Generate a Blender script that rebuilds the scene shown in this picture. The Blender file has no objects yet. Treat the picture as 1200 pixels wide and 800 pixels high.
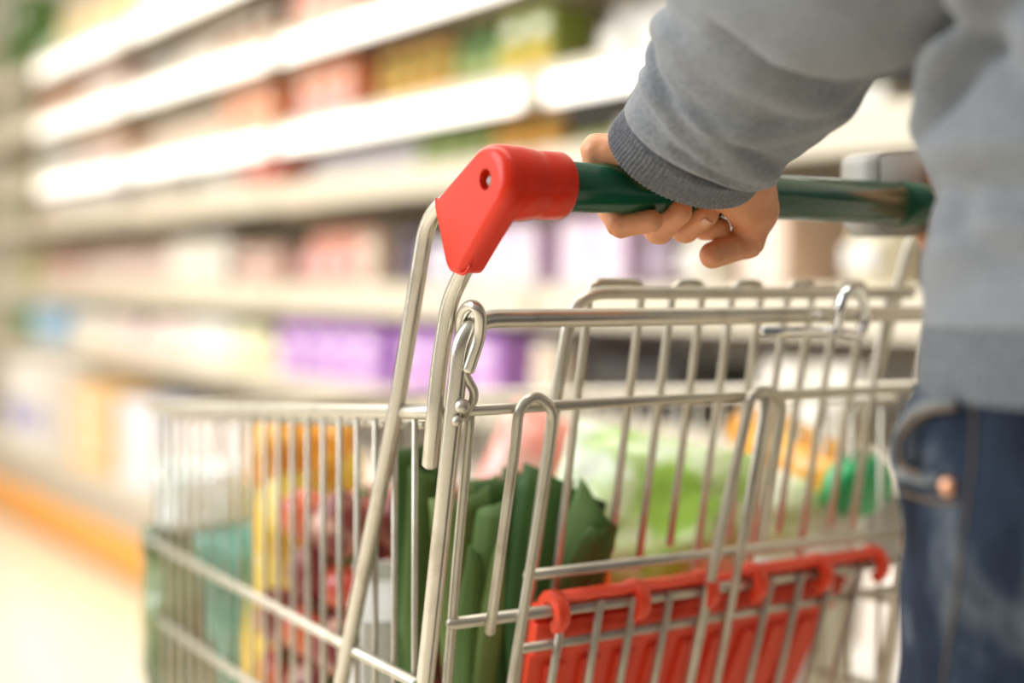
import bpy, bmesh, math, random
import numpy as np
from mathutils import Vector, Matrix, noise
from mathutils.bvhtree import BVHTree
random.seed(7)
S = bpy.context.scene
C = S.collection
PI = math.pi

# ------------------------------------------------------------------ camera
# World: X runs across the aisle (along the cart handle), Y down the aisle, Z up.
FPX = 1667.0
CAM = Vector((0, 0, 0.955))
yaw = math.radians(33.4); pitch = math.atan(68/FPX); roll = math.radians(0.3)
Fh = Vector((math.sin(yaw), math.cos(yaw), 0)); Rh = Vector((math.cos(yaw), -math.sin(yaw), 0)); Zu = Vector((0, 0, 1))
fw = Fh*math.cos(pitch) - Zu*math.sin(pitch); up0 = Zu*math.cos(pitch) + Fh*math.sin(pitch)
rt = Rh*math.cos(roll) + up0*math.sin(roll); up = up0*math.cos(roll) - Rh*math.sin(roll)
cd = bpy.data.cameras.new('camera'); cam = bpy.data.objects.new('camera', cd); C.objects.link(cam)
M3 = Matrix((rt, up, -fw)).transposed()
cam.matrix_world = Matrix.Translation(CAM) @ M3.to_4x4()
cd.sensor_width = 36.0; cd.lens = 36.0*FPX/1200.0
cd.dof.use_dof = True; cd.dof.focus_distance = 1.0; cd.dof.aperture_fstop = 1.6
cd.clip_start = 0.05; cd.clip_end = 60
S.camera = cam

def ray(px, py): return fw + rt*((px-600)/FPX) + up*(-(py-400)/FPX)
def at_t(px, py, t):
    d = ray(px, py); return CAM + d*(t/d.x)
def at_s(px, py, s):
    d = ray(px, py); return CAM + d*(s/d.y)
def at_z(px, py, z): return CAM + ray(px, py)*z      # z = distance along the view axis

# ------------------------------------------------------------------ materials
MATS = {}
def mat(name, col=(.8, .8, .8), rough=.5, metal=0., bump=None, emit=None, spec=.5, sheen=0., trans=0., coat=0., var=None, sss=0.):
    if name in MATS: return MATS[name]
    m = bpy.data.materials.new(name); m.use_nodes = True
    nt = m.node_tree; b = nt.nodes['Principled BSDF']
    b.inputs['Base Color'].default_value = (*col, 1); b.inputs['Roughness'].default_value = rough
    b.inputs['Metallic'].default_value = metal; b.inputs['Specular IOR Level'].default_value = spec
    if sheen: b.inputs['Sheen Weight'].default_value = sheen; b.inputs['Sheen Roughness'].default_value = .4
    if coat: b.inputs['Coat Weight'].default_value = coat; b.inputs['Coat Roughness'].default_value = .08
    if trans: b.inputs['Transmission Weight'].default_value = trans
    if sss:
        b.inputs['Subsurface Weight'].default_value = sss; b.inputs['Subsurface Scale'].default_value = .008
        b.inputs['Subsurface Radius'].default_value = (1, .35, .2)
    if emit:
        b.inputs['Emission Color'].default_value = (*emit[0], 1); b.inputs['Emission Strength'].default_value = emit[1]
    tc = nt.nodes.new('ShaderNodeTexCoord')
    if bump:
        n = nt.nodes.new('ShaderNodeTexNoise'); n.inputs['Scale'].default_value = bump[0]; n.inputs['Detail'].default_value = 3
        bp = nt.nodes.new('ShaderNodeBump'); bp.inputs['Strength'].default_value = bump[1]; bp.inputs['Distance'].default_value = bump[2]
        nt.links.new(tc.outputs['Object'], n.inputs['Vector'])
        nt.links.new(n.outputs['Fac'], bp.inputs['Height']); nt.links.new(bp.outputs['Normal'], b.inputs['Normal'])
    if var:   # var = (colour2, scale, low, high) patches of a second colour
        n = nt.nodes.new('ShaderNodeTexNoise'); n.inputs['Scale'].default_value = var[1]; n.inputs['Detail'].default_value = 4
        r = nt.nodes.new('ShaderNodeValToRGB'); r.color_ramp.elements[0].position = var[2]; r.color_ramp.elements[1].position = var[3]
        r.color_ramp.elements[0].color = (*col, 1); r.color_ramp.elements[1].color = (*var[0], 1)
        nt.links.new(tc.outputs['Object'], n.inputs['Vector']); nt.links.new(n.outputs['Fac'], r.inputs['Fac'])
        nt.links.new(r.outputs['Color'], b.inputs['Base Color'])
    MATS[name] = m
    return m

WIRE = mat('zinc_wire', (.58, .54, .45), .33, .6, var=((.46, .41, .32), 38, .50, .74))
CHROME = mat('chrome_wire', (.80, .80, .80), .10, 1.)
def worn_zinc():
    m = mat('zinc_tube', (.62, .58, .50), .27, .80, var=((.40, .35, .28), 26, .56, .78)); return m
TUBE = worn_zinc()
RED = mat('red_plastic', (.68, .030, .009), .28, coat=.0, spec=.28, bump=(140, .12, .0006))
REDSEAT = mat('red_seat_plastic', (.92, .075, .028), .36, bump=(90, .1, .0006))
GREEN = mat('green_plastic', (.003, .065, .028), .18, coat=.15)
GREY = mat('grey_plastic', (.36, .34, .31), .45, bump=(200, .1, .0005))
DARK = mat('dark_rubber', (.02, .02, .02), .6)
HOLE = mat('dark_recess', (.08, .006, .004), .7)

def skin_mat():
    m = mat('skin', (.74, .33, .165), .44, bump=(420, .35, .0005), sss=.12, var=((.66, .25, .12), 45, .50, .75)); return m
SKIN = skin_mat()
NAIL = mat('nail', (.80, .42, .27), .25)

def knit(name, col, col2):
    m = mat(name, col, .95, spec=.15, sheen=.35)
    nt = m.node_tree; b = nt.nodes['Principled BSDF']; tc = nt.nodes['Texture Coordinate']
    n = nt.nodes.new('ShaderNodeTexNoise'); n.inputs['Scale'].default_value = 900; n.inputs['Detail'].default_value = 2
    n2 = nt.nodes.new('ShaderNodeTexNoise'); n2.inputs['Scale'].default_value = 320; n2.inputs['Detail'].default_value = 4
    r = nt.nodes.new('ShaderNodeValToRGB'); r.color_ramp.elements[0].position = .35; r.color_ramp.elements[1].position = .68
    r.color_ramp.elements[0].color = (*col, 1); r.color_ramp.elements[1].color = (*col2, 1)
    bp = nt.nodes.new('ShaderNodeBump'); bp.inputs['Strength'].default_value = .7; bp.inputs['Distance'].default_value = .0012
    nt.links.new(tc.outputs['Object'], n.inputs['Vector']); nt.links.new(tc.outputs['Object'], n2.inputs['Vector'])
    nt.links.new(n2.outputs['Fac'], r.inputs['Fac']); nt.links.new(r.outputs['Color'], b.inputs['Base Color'])
    nt.links.new(n.outputs['Fac'], bp.inputs['Height']); nt.links.new(bp.outputs['Normal'], b.inputs['Normal'])
    return m
KNIT = knit('grey_knit', (.20, .21, .225), (.275, .285, .30))
RIB = knit('grey_rib_knit', (.115, .12, .135), (.19, .20, .215))

def denim():
    m = mat('denim', (.016, .030, .062), .9, spec=.2)
    nt = m.node_tree; b = nt.nodes['Principled BSDF']; tc = nt.nodes['Texture Coordinate']
    n = nt.nodes.new('ShaderNodeTexNoise'); n.inputs['Scale'].default_value = 24; n.inputs['Detail'].default_value = 6; n.inputs['Roughness'].default_value = .6
    mp = nt.nodes.new('ShaderNodeMapping'); mp.inputs['Scale'].default_value = (1, 1, .45)
    r = nt.nodes.new('ShaderNodeValToRGB')
    e = r.color_ramp.elements; e[0].position = .38; e[0].color = (.008, .013, .025, 1); e[1].position = .68; e[1].color = (.16, .18, .205, 1)
    x = e.new(.54); x.color = (.026, .040, .068, 1)
    w = nt.nodes.new('ShaderNodeTexNoise'); w.inputs['Scale'].default_value = 700
    mx = nt.nodes.new('ShaderNodeMix'); mx.data_type = 'RGBA'; mx.blend_type = 'MULTIPLY'; mx.inputs[0].default_value = .5
    bp = nt.nodes.new('ShaderNodeBump'); bp.inputs['Strength'].default_value = .5; bp.inputs['Distance'].default_value = .001
    nt.links.new(tc.outputs['Object'], mp.inputs['Vector']); nt.links.new(mp.outputs['Vector'], n.inputs['Vector'])
    nt.links.new(tc.outputs['Object'], w.inputs['Vector']); nt.links.new(n.outputs['Fac'], r.inputs['Fac'])
    nt.links.new(r.outputs['Color'], mx.inputs[6]); nt.links.new(w.outputs['Color'], mx.inputs[7])
    nt.links.new(mx.outputs[2], b.inputs['Base Color'])
    nt.links.new(w.outputs['Fac'], bp.inputs['Height']); nt.links.new(bp.outputs['Normal'], b.inputs['Normal'])
    return m
DENIM = denim()
THREAD = mat('seam_thread', (.15, .10, .06), .8)
WORN = mat('worn_denim_hem', (.20, .20, .19), .9, bump=(500, .5, .001), var=((.07, .085, .11), 60, .4, .65))
POCK = mat('pocket_lining', (.02, .026, .035), .9)
COPPER = mat('copper_rivet', (.80, .42, .26), .35, 1.)

# ------------------------------------------------------------------ mesh helpers
LOC = {}
def link(name, me, parent=None):
    o = bpy.data.objects.new(name, me); C.objects.link(o)
    if parent is not None: o.parent = parent
    return o
def mesh(name, V, F, m, parent=None, smooth=True, uv=None, origin=None, mi=None):
    """V in world coordinates; the mesh is made local to its thing's base."""
    off = LOC.get(parent.name, Vector()) if parent is not None else (origin or Vector())
    me = bpy.data.meshes.new(name)
    me.from_pydata([tuple(Vector(v)-off) for v in V], [], F)
    for mm in (m if isinstance(m, (list, tuple)) else [m]): me.materials.append(mm)
    if mi: me.polygons.foreach_set('material_index', mi)
    if smooth: me.polygons.foreach_set('use_smooth', [True]*len(me.polygons))
    if uv:
        l = me.uv_layers.new(name='uv')
        for p in me.polygons:
            for li in p.loop_indices: l.data[li].uv = uv[me.loops[li].vertex_index]
    me.update()
    o = link(name, me, parent)
    if parent is None: o.location = off
    LOC[o.name] = off
    return o
def tag(o, label, cat, group=None, kind=None):
    o['label'] = label; o['category'] = cat
    if group: o['group'] = group
    if kind: o['kind'] = kind
    return o
def thing(name, loc, label, cat, group=None):
    o = bpy.data.objects.new(name, None); C.objects.link(o); o.location = loc; o.empty_display_size = .05
    LOC[o.name] = Vector(loc)
    return tag(o, label, cat, group)

def join(parts):
    V, F = [], []
    for v, f in parts:
        n = len(V); V += list(v); F += [tuple(i+n for i in q) for q in f]
    return V, F

def fillet(P, r, n=6):
    P = [Vector(p) for p in P]
    if len(P) < 3: return P
    out = [P[0]]
    for i in range(1, len(P)-1):
        a, b, c = P[i-1], P[i], P[i+1]
        rr = r[i-1] if isinstance(r, (list, tuple)) else r
        d = min(rr, (a-b).length*.49, (c-b).length*.49)
        p0 = b+(a-b).normalized()*d; p2 = b+(c-b).normalized()*d
        for k in range(n+1):
            t = k/n; out.append(p0*(1-t)**2 + b*2*t*(1-t) + p2*t*t)
    out.append(P[-1]); return out
def catmull(P, n=6):
    P = [Vector(p) for p in P]; Q = [P[0]*2-P[1]]+P+[P[-1]*2-P[-2]]; out = []
    for i in range(1, len(Q)-2):
        a, b, c, d = Q[i-1:i+3]
        for k in range(n):
            t = k/n
            out.append(.5*((2*b)+(c-a)*t+(2*a-5*b+4*c-d)*t*t+(3*b-a-3*c+d)*t**3))
    out.append(P[-1]); return out
def tube(P, r, n=12, cap=True):
    """round rod along a polyline, domed ends"""
    P = [Vector(p) for p in P]
    Q = [P[0]]
    for p in P[1:]:
        if (p-Q[-1]).length > 1e-5: Q.append(p)
    P = Q
    T = []
    for i in range(len(P)):
        a = P[max(0, i-1)]; b = P[min(len(P)-1, i+1)]; T.append((b-a).normalized())
    u = T[0].orthogonal().normalized(); V, F = [], []
    rr = r if callable(r) else (lambda k: r)
    def ring(p, u, v, r): 
        for k in range(n):
            a = 2*PI*k/n; V.append(p+u*(math.cos(a)*r)+v*(math.sin(a)*r))
    nr = 0
    for i, p in enumerate(P):
        u = (u - T[i]*u.dot(T[i])).normalized(); v = T[i].cross(u)
        q = rr(i/(len(P)-1))
        if i == 0 and cap: ring(p-T[i]*q*.45, u, v, q*.55); nr += 1
        ring(p, u, v, q); nr += 1
        if i == len(P)-1 and cap: ring(p+T[i]*q*.45, u, v, q*.55); nr += 1
    for i in range(nr-1):
        for k in range(n):
            k2 = (k+1) % n; F.append((i*n+k, i*n+k2, (i+1)*n+k2, (i+1)*n+k))
    F.append(tuple(range(n))[::-1]); F.append(tuple((nr-1)*n+k for k in range(n)))
    return V, F
def rod(name, P, r, m=None, parent=None, n=12): 
    V, F = tube(P, r, n); return mesh(name, V, F, m or WIRE, parent)

def loft(rings, closed=True, caps=True):
    n = len(rings[0]); V = [p for r in rings for p in r]; F = []
    for i in range(len(rings)-1):
        for k in range(n if closed else n-1):
            k2 = (k+1) % n; F.append((i*n+k, i*n+k2, (i+1)*n+k2, (i+1)*n+k))
    if caps: F.append(tuple(range(n))[::-1]); F.append(tuple((len(rings)-1)*n+k for k in range(n)))
    return V, F

def rbox(x0, y0, z0, x1, y1, z1, b=.004, seg=2):
    bm = bmesh.new(); bmesh.ops.create_cube(bm, size=1)
    for v in bm.verts: v.co = Vector(((x0+x1)/2+v.co.x*(x1-x0), (y0+y1)/2+v.co.y*(y1-y0), (z0+z1)/2+v.co.z*(z1-z0)))
    if b > 0: bmesh.ops.bevel(bm, geom=bm.edges[:], offset=b, segments=seg, affect='EDGES', profile=.6)
    bm.verts.index_update(); V = [v.co.copy() for v in bm.verts]; F = [tuple(v.index for v in f.verts) for f in bm.faces]; bm.free()
    return V, F
def prism(outline, n, th, b=.0):
    """outline (3D, planar) extruded by th along n, edge bevelled by b"""
    bm = bmesh.new(); n = Vector(n).normalized()
    vs = [bm.verts.new(p) for p in outline]; f = bm.faces.new(vs)
    r = bmesh.ops.extrude_face_region(bm, geom=[f]); 
    for v in [g for g in r['geom'] if isinstance(g, bmesh.types.BMVert)]: v.co += n*th
    bmesh.ops.recalc_face_normals(bm, faces=bm.faces[:])
    if b:
        ed = [e for e in bm.edges if len(e.link_faces) == 2 and any(len(q.verts) > 4 for q in e.link_faces)]
        bmesh.ops.bevel(bm, geom=ed, offset=b, segments=4, affect='EDGES')
    bm.verts.index_update(); V = [v.co.copy() for v in bm.verts]; F = [tuple(v.index for v in f.verts) for f in bm.faces]; bm.free()
    return V, F

# --- signed distance modelling: numpy field -> surface nets (one continuous surface)
def surface_nets(fn, lo, hi, h, smooth=1):
    lo = np.array(lo, float); hi = np.array(hi, float)
    N = np.ceil((hi-lo)/h).astype(int)+1
    ax = [lo[i]+h*np.arange(N[i]) for i in range(3)]
    X, Y, Z = np.meshgrid(*ax, indexing='ij'); P = np.stack([X, Y, Z], -1)
    D = fn(P); s = D < 0
    nx, ny, nz = (N-1)
    cnt = np.zeros((nx, ny, nz), int); acc = np.zeros((nx, ny, nz, 3))
    cor = [(i, j, k) for i in (0, 1) for j in (0, 1) for k in (0, 1)]
    sl = lambda c: (slice(c[0], c[0]+nx), slice(c[1], c[1]+ny), slice(c[2], c[2]+nz))
    for a in cor:
        for ax_ in range(3):
            if a[ax_] == 0:
                b = list(a); b[ax_] = 1; b = tuple(b)
                da, db = D[sl(a)], D[sl(b)]; m = (da < 0) != (db < 0)
                t = np.where(m, da/np.where(m, da-db, 1), 0)
                pos = np.zeros((nx, ny, nz, 3)); pos[..., 0] += a[0]; pos[..., 1] += a[1]; pos[..., 2] += a[2]; pos[..., ax_] += t
                acc += pos*m[..., None]; cnt += m
    act = cnt > 0
    idx = -np.ones((nx, ny, nz), int); idx[act] = np.arange(act.sum())
    base = np.argwhere(act); V = lo+h*(base+acc[act]/cnt[act][:, None])
    F = []
    for ax_ in range(3):
        o1, o2 = [(1, 2), (2, 0), (0, 1)][ax_]
        shp = [nx, ny, nz]; 
        A = s; B = np.roll(s, -1, ax_)
        ch = A != B
        rng = [slice(1, shp[i]) for i in range(3)]; rng[ax_] = slice(0, shp[ax_])
        I = np.argwhere(ch[tuple(rng)])
        off = np.array([1, 1, 1]); off[ax_] = 0; I = I+off
        sg = A[I[:, 0], I[:, 1], I[:, 2]]
        def c(d1, d2):
            J = I.copy(); J[:, o1] -= d1; J[:, o2] -= d2; return idx[J[:, 0], J[:, 1], J[:, 2]]
        Q = np.stack([c(1, 1), c(0, 1), c(0, 0), c(1, 0)], 1)
        Q[~sg] = Q[~sg][:, ::-1]
        F.append(Q[(Q >= 0).all(1)])
    F = np.concatenate(F)
    for _ in range(smooth):
        S_ = np.zeros_like(V); n_ = np.zeros(len(V))
        for a, b in ((0, 1), (1, 2), (2, 3), (3, 0)):
            for u, v in ((a, b), (b, a)):
                np.add.at(S_, F[:, u], V[F[:, v]]); np.add.at(n_, F[:, u], 1)
        V = .5*V+.5*S_/n_[:, None]
    return V, F
def sd_cap(P, a, b, r1, r2):
    a = np.array(a); b = np.array(b); ab = b-a
    t = np.clip(((P-a)@ab)/(ab@ab), 0, 1)
    return np.linalg.norm(P-a-t[..., None]*ab, axis=-1)-(r1+(r2-r1)*t)
def smin(a, b, k):
    h = np.clip(.5+.5*(b-a)/k, 0, 1); return b*(1-h)+a*h-k*h*(1-h)

#PART2
# ------------------------------------------------------------------ shopping cart
TL, TR = .518, 1.035           # left and right side planes of the cart at the rear
SB = .795                      # the handle bar's line along the aisle
BASE = Vector((.77, 1.15, 0))
cart = thing('shopping_cart', BASE, 'wire shopping cart with green push bar, red corner cap and red folded child seat', 'shopping cart')
ZB = .5*(at_s(660, 219, SB).z + at_s(1060, 238, SB).z)
RB = .0172
# green push bar
def bar(x0, x1, r): return tube([(x0, SB, ZB), (x1, SB, ZB)], r, 40)
V, F = tube([(.535, SB, ZB), (.70, SB, ZB), (.91, SB, ZB)], RB, 40)
grip = mesh('push_bar', V, F, GREEN, cart)
V, F = tube(fillet([(.900, SB, ZB), (.929, SB, ZB), (.931, SB, ZB)], .001), RB+.0007, 40)
mesh('bar_end_sleeve', V, F, GREEN, grip)
V, F = tube([(.925, SB, ZB), (TR+.01, SB, ZB)], .0115, 24); mesh('bar_core', V, F, TUBE, cart)

# red corner cap with a socket for the bar
def zs(px, py, t): p = at_t(px, py, t); return Vector((t, p.y, p.z))
tc_ = .503
cc = Vector((tc_, SB, ZB)); rc = .0255
c1 = zs(508, 236, tc_); c2 = zs(524, 315, tc_); c3 = zs(541, 322, tc_)
def tangent(p, c, r, side):
    d = p-c; L = d.length; a = math.acos(r/L); b = math.atan2(d.z, d.y)
    return b+side*a
a1 = tangent(c1, cc, rc, 1); a2 = tangent(c3, cc, rc, -1)
while a2 < a1: a2 += 2*PI
out = [c1] + [cc+Vector((0, math.cos(a1+(a2-a1)*k/22)*rc, math.sin(a1+(a2-a1)*k/22)*rc)) for k in range(23)] + [c3, c2]
def roundpoly(P, r, n=5):
    Q = []
    m = len(P)
    for i in range(m):
        a, b, c = P[i-1], P[i], P[(i+1) % m]
        d = min(r, (a-b).length*.45, (c-b).length*.45)
        if d < r*.6: Q.append(b); continue
        p0 = b+(a-b).normalized()*d; p2 = b+(c-b).normalized()*d
        for k in range(n+1):
            t = k/n; Q.append(p0*(1-t)**2+b*2*t*(1-t)+p2*t*t)
    return Q
out = roundpoly(out, .007, 8)
m_ = len(out); cen_ = sum(out, Vector())/m_
nr_ = []
for i in range(m_):
    tv = out[(i+1) % m_]-out[i-1]; nv = Vector((0, tv.z, -tv.y)).normalized()
    if nv.dot(out[i]-cen_) < 0: nv = -nv
    # the front-left and bottom edges are crisp, the back and the top are well rounded
    w_ = min(1, max(.10, .55-nv.y*1.2+max(0, nv.z)*.5)); nr_.append((nv, w_))
for _ in range(6): nr_ = [(nr_[i][0], (nr_[i-1][1]+nr_[i][1]+nr_[(i+1) % m_][1])/3) for i in range(m_)]
rb_ = .0095
rings = [[out[i]+Vector((rb_*w_*(1-math.cos(b)), 0, 0))-nv*(rb_*w_*(1-math.sin(b))) for i, (nv, w_) in enumerate(nr_)] for b in np.linspace(0, PI/2, 13)]
rings += [[p+Vector((.0115, 0, 0)) for p in out], [p+Vector((.0150, 0, 0)) for p in out]]
V, F = loft(rings)
bm = bmesh.new(); vv_ = [bm.verts.new(p) for p in V]; [bm.faces.new([vv_[i] for i in f]) for f in F]
bmesh.ops.recalc_face_normals(bm, faces=bm.faces[:]); bm.verts.index_update(); V = [v.co.copy() for v in bm.verts]; F = [tuple(v.index for v in f.verts) for f in bm.faces]; bm.free()
cap = mesh('corner_cap', V, F, RED, cart)
# through hole in line with the bar
hv, hf = tube([(tc_-.01, SB+.001, ZB+.002), (tc_+.012, SB+.001, ZB+.002)], .0072, 28)
cut = mesh('cutter', hv, hf, RED, cart)
md = cap.modifiers.new('hole', 'BOOLEAN'); md.object = cut; md.operation = 'DIFFERENCE'; md.solver = 'EXACT'
dg = bpy.context.evaluated_depsgraph_get(); nm = bpy.data.meshes.new_from_object(cap.evaluated_get(dg))
cap.modifiers.clear(); cap.data = nm; bpy.data.objects.remove(cut)
nm.polygons.foreach_set('use_smooth', [True]*len(nm.polygons))
try: nm.set_sharp_from_angle(angle=math.radians(38))
except Exception: pass
V, F = tube([(tc_+.008, SB+.001, ZB+.002), (tc_+.0125, SB+.001, ZB+.002)], .0068, 24)
mesh('screw_recess', V, F, HOLE, cap)
V, F = tube([(tc_+.004, SB+.001, ZB+.001), (tc_+.0085, SB+.001, ZB+.001)], .0036, 20)
mesh('screw_head', V, F, GREY, cap)
# socket sleeve round the bar
prof = [(.509, .0180), (.510, .0222), (.514, .0250), (.530, .0250), (.5335, .0240), (.536, .0242), (.5395, .0226), (.545, .0232), (.5605, .0232), (.5628, .0222), (.5628, .0176), (.556, .0175)]
V, F = loft([[Vector((x, SB+math.cos(2*PI*k/48)*r, ZB+math.sin(2*PI*k/48)*r)) for k in range(48)] for x, r in prof])
mesh('socket', V, F, RED, cap)
bead = [p+Vector((-.0004, 0, 0)) for p in roundpoly([c1, c2, c3], .006)]
bead = [p+Vector((.0022, 0, 0)) for p in fillet([zs(509, 233, tc_), c1+Vector((0, -.0005, 0)), c2, c3, zs(548, 312, tc_)], .006)]
V, F = tube(bead, .0013, 8); mesh('cap_lip', V, F, RED, cap)

# grey coin-lock housing at the far end of the bar
s0 = SB+.012
P = [at_s(1031, 184, s0), at_s(1041, 177, s0), at_s(1118, 170, s0), at_s(1122, 262, s0), at_s(1075, 277, s0), at_s(1045, 277, s0), at_s(1032, 262, s0)]
for p in P: p.y = s0
V, F = prism(roundpoly(P, .006), (0, 1, 0), .045, .003)
hs = mesh('coin_lock_housing', V, F, GREY, cart)
V, F = rbox(.965, s0-.012, ZB+.018, 1.005, s0+.001, ZB+.034, .002); mesh('coin_slot_plate', V, F, DARK, hs)

# handle support tubes (left), mirrored to the right side
def sp(px, py, t=TL): return at_t(px, py, t)
A = [sp(585, 222), sp(520, 236), sp(500, 262), sp(466, 470), sp(400, 800)]
d = (A[-1]-A[-2]).normalized(); A.append(A[-1]+d*((A[-1].z-.22)/-d.z))
pA = fillet(A, [.02, .035, .02, .02], 8)
rod('handle_tube', pA, .0063, TUBE, cart, 16)
B = [sp(572, 262), sp(541, 322), sp(527, 352), sp(514, 430), sp(504, 545)]
pB = fillet(B, .03, 8); rod('handle_brace', pB, .0062, TUBE, cart, 16)
mirror = lambda P, dx=TR-TL: [Vector((p.x+dx, p.y, p.z)) for p in P]
rod('handle_tube', mirror(pA), .0063, TUBE, cart, 16)
rod('handle_brace', mirror(pB), .0062, TUBE, cart, 16)

# ---- rear gate: leans forward as it goes down
q1_, q2_ = sp(526, 495), sp(494, 800); LEAN = -(q2_.y-q1_.y)/(q2_.z-q1_.z)
q0 = sp(535, 410); K0 = q0.y + LEAN*q0.z
def gp(px, py, ds=0.):
    d = ray(px, py); k = (K0+ds-CAM.y-LEAN*CAM.z)/(d.y+LEAN*d.z); return CAM+d*k
def gt(t, z, ds=0.): return Vector((t, K0+ds-LEAN*z, z))
zt = gp(580, 373).z
g = [gt(TL+.003, .42), gt(TL+.003, zt), gt(TR-.004, zt), gt(TR-.004, .42)]
gate = rod('rear_gate', fillet(g, .028, 10), .0068, TUBE, cart, 18)
for o_ in [gate]: pass
zb2 = gp(700, 472).z
rod('gate_rail', [gp(546, 481), gp(800, 467), gt(TR-.004, gp(1060, 456).z)], .0042, WIRE, gate, 12)
z1 = gp(830, 650).z
rod('gate_rail', [gp(617, 674, .004), gt(TR, gp(1045, 626).z, .004)], .0043, WIRE, gate)
rod('gate_rail', [gp(527, 731), gp(830, 691), gt(TR, gp(1045, 657).z)], .0047, WIRE, gate)
rod('gate_rail', [gp(612, 760), gt(TR, gp(1045, 690).z)], .0038, WIRE, gate)
# upright beside the frame tube and the U-shaped hanger wires
rod('gate_upright', [gp(551, 474, .002), gp(550, 500, .002), gp(535, 665, .002), gp(524, 800, .002), gp(516, 880, .002)], .0038, WIRE, gate, 14)
F0 = -.0085
rod('hanger_wire', fillet([gp(574, 741, F0), gp(604, 520, F0), gp(608, 478, F0), gp(627, 462, F0), gp(649, 478, F0), gp(645, 520, F0), gp(600, 800, F0), gp(590, 870, F0)], [.2, .016, .012, .016, .2, .2], 8), .0041, WIRE, gate)
rod('hanger_wire', fillet([gp(800, 840, F0), gp(833, 676, F0), gp(872, 500, F0), gp(880, 462, F0), gp(900, 456, F0), gp(917, 470, F0), gp(913, 500, F0), gp(893, 632, F0)], [.02, .02, .018, .01, .012, .2], 8), .0045, WIRE, gate)
rod('gate_wire', [gp(898, 463, F0+.002), gp(866, 657, F0+.002), gp(833, 835, F0+.002)], .0038, WIRE, gate)
for x0, y0, x1 in ((661, 716, 646), (704, 708, 689), (744, 704, 726), (786, 698, 766), (905, 680, 877), (940, 676, 911), (976, 671, 945), (1010, 666, 975)):
    a = gp(x0, y0, -.006); b = gp(x1, 800, -.006); a.z += .003
    rod('gate_wire', [a, b, b+(b-a)*.9], .0033, WIRE, gate)
# child seat back: a second wire panel hung just inside the gate
DS = .032
w0 = gp(690, 343, DS).z
seatp = [gp(600, 835, DS), gp(651, 467, DS), gp(672, 343, DS), gt(TR-.02, w0, DS)]
seatp[2].z = w0
panel = rod('seat_back_panel', fillet(seatp, [.3, .03], 8), .0051, WIRE, cart, 14)
prs = [(690, 751), (787, 822), (857, 891), (922, 951), (981, 1012)]
for a, b in prs:
    pa, pb = gp(a, 350, DS+.009), gp(b, 350, DS+.009); zlow = gp(a-48, 668 if a > 700 else 800, DS).z
    zt_ = w0+.0085
    P = [gt(pa.x, zlow, DS+.006), gt(pa.x, zt_, DS+.009), gt(pb.x, zt_, DS+.009), gt(pb.x, z1+.004, DS+.006)]
    rod('seat_back_wire', fillet(P, .012, 7), .0034, WIRE, panel)
pc = gp(1043, 350, DS); rod('seat_back_wire', [gt(pc.x, w0, DS+.004), gt(pc.x, z1, DS)], .0034, WIRE, panel)

# hook rod looped over the gate corner, twisted wire and weld beads beneath it
hk = [gp(540, 392, .010), gp(541, 372, .008), gp(548, 360, -.003), gp(557, 359, -.013), gp(563, 372, -.016), gp(562, 393, -.014), gp(555, 416, -.012), gp(549, 434, -.010)]
rod('hook_loop', catmull(hk, 6), .0044, TUBE, gate, 14)
tw = [gp(546, 425, -.004), gp(544, 434, -.004), gp(549, 446, -.004), gp(555, 458, -.005), gp(554, 470, -.005), gp(547, 480, -.004), gp(543, 490, -.004)]
rod('hook_wire', catmull(tw, 6), .0034, WIRE, gate, 12)
def blob(name, c, r, parent, m, sc=(1, 1, 1)):
    bm = bmesh.new(); bmesh.ops.create_icosphere(bm, subdivisions=3, radius=1)
    V = [Vector((v.co.x*r*sc[0]*(1+.12*noise.noise(v.co*2)), v.co.y*r*sc[1], v.co.z*r*sc[2]))+c for v in bm.verts]
    F = [tuple(v.index for v in f.verts) for f in bm.faces]; bm.free(); return mesh(name, V, F, m, parent)
blob('weld_bead', gp(542, 476, -.009), .0056, gate, WIRE)
blob('weld_bead', gp(536, 493, -.009), .0040, gate, WIRE)

# bright loop rod clipped under the top bar at the right
R_ = .0042; dl = -.012
rod('locking_loop', [gp(893, 388, dl), gp(935, 388, dl), gp(976, 389, dl), gp(982, 388, dl)], R_, CHROME, gate, 16)
rod('locking_loop', catmull([gp(975, 390, dl-.002), gp(981, 384, dl-.004), gp(984, 365, dl-.006), gp(989, 348, dl-.006), gp(999, 339, dl-.006), gp(1009, 346, dl-.003), gp(1014, 364, dl), gp(1013, 380, dl), gp(1006, 391, dl), gp(995, 391, dl), gp(984, 389, dl)], 7), R_+.0002, CHROME, gate, 16)

# ---- basket: left, right and front panels and the floor
SF = 1.60; TLF, TRF = .553, .985; ZF = .462
zrL0 = sp(470, 482).z
def left_t(s): return TL+(TLF-TL)*(s-.85)/(SF-.85)
def right_t(s): return TR+(TRF-TR)*(s-.85)/(SF-.85)
zr1 = at_s(180, 478, SF).z
zrim = lambda s: zrL0+(zr1-zrL0)*(s-.93)/(SF-.93)
rimL = [gp(549, 480, .004)] + [Vector((left_t(s), s, zrim(s))) for s in (.93, 1.1, 1.3, 1.5)] 
rimP = rimL + [Vector((TLF, SF, zr1)), Vector((TRF, SF, zr1))] + [Vector((right_t(s), s, zrim(s))) for s in (1.5, 1.3, 1.1, .93, .87)]
lp = rod('side_panel', fillet(rimP[:6]+[Vector((TLF+.02, SF, zr1))], .02, 6), .0060, WIRE, cart, 14)
fp = rod('front_panel', [Vector((TLF+.015, SF, zr1)), Vector((TRF-.015, SF, zr1))], .0060, WIRE, cart, 14)
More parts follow.
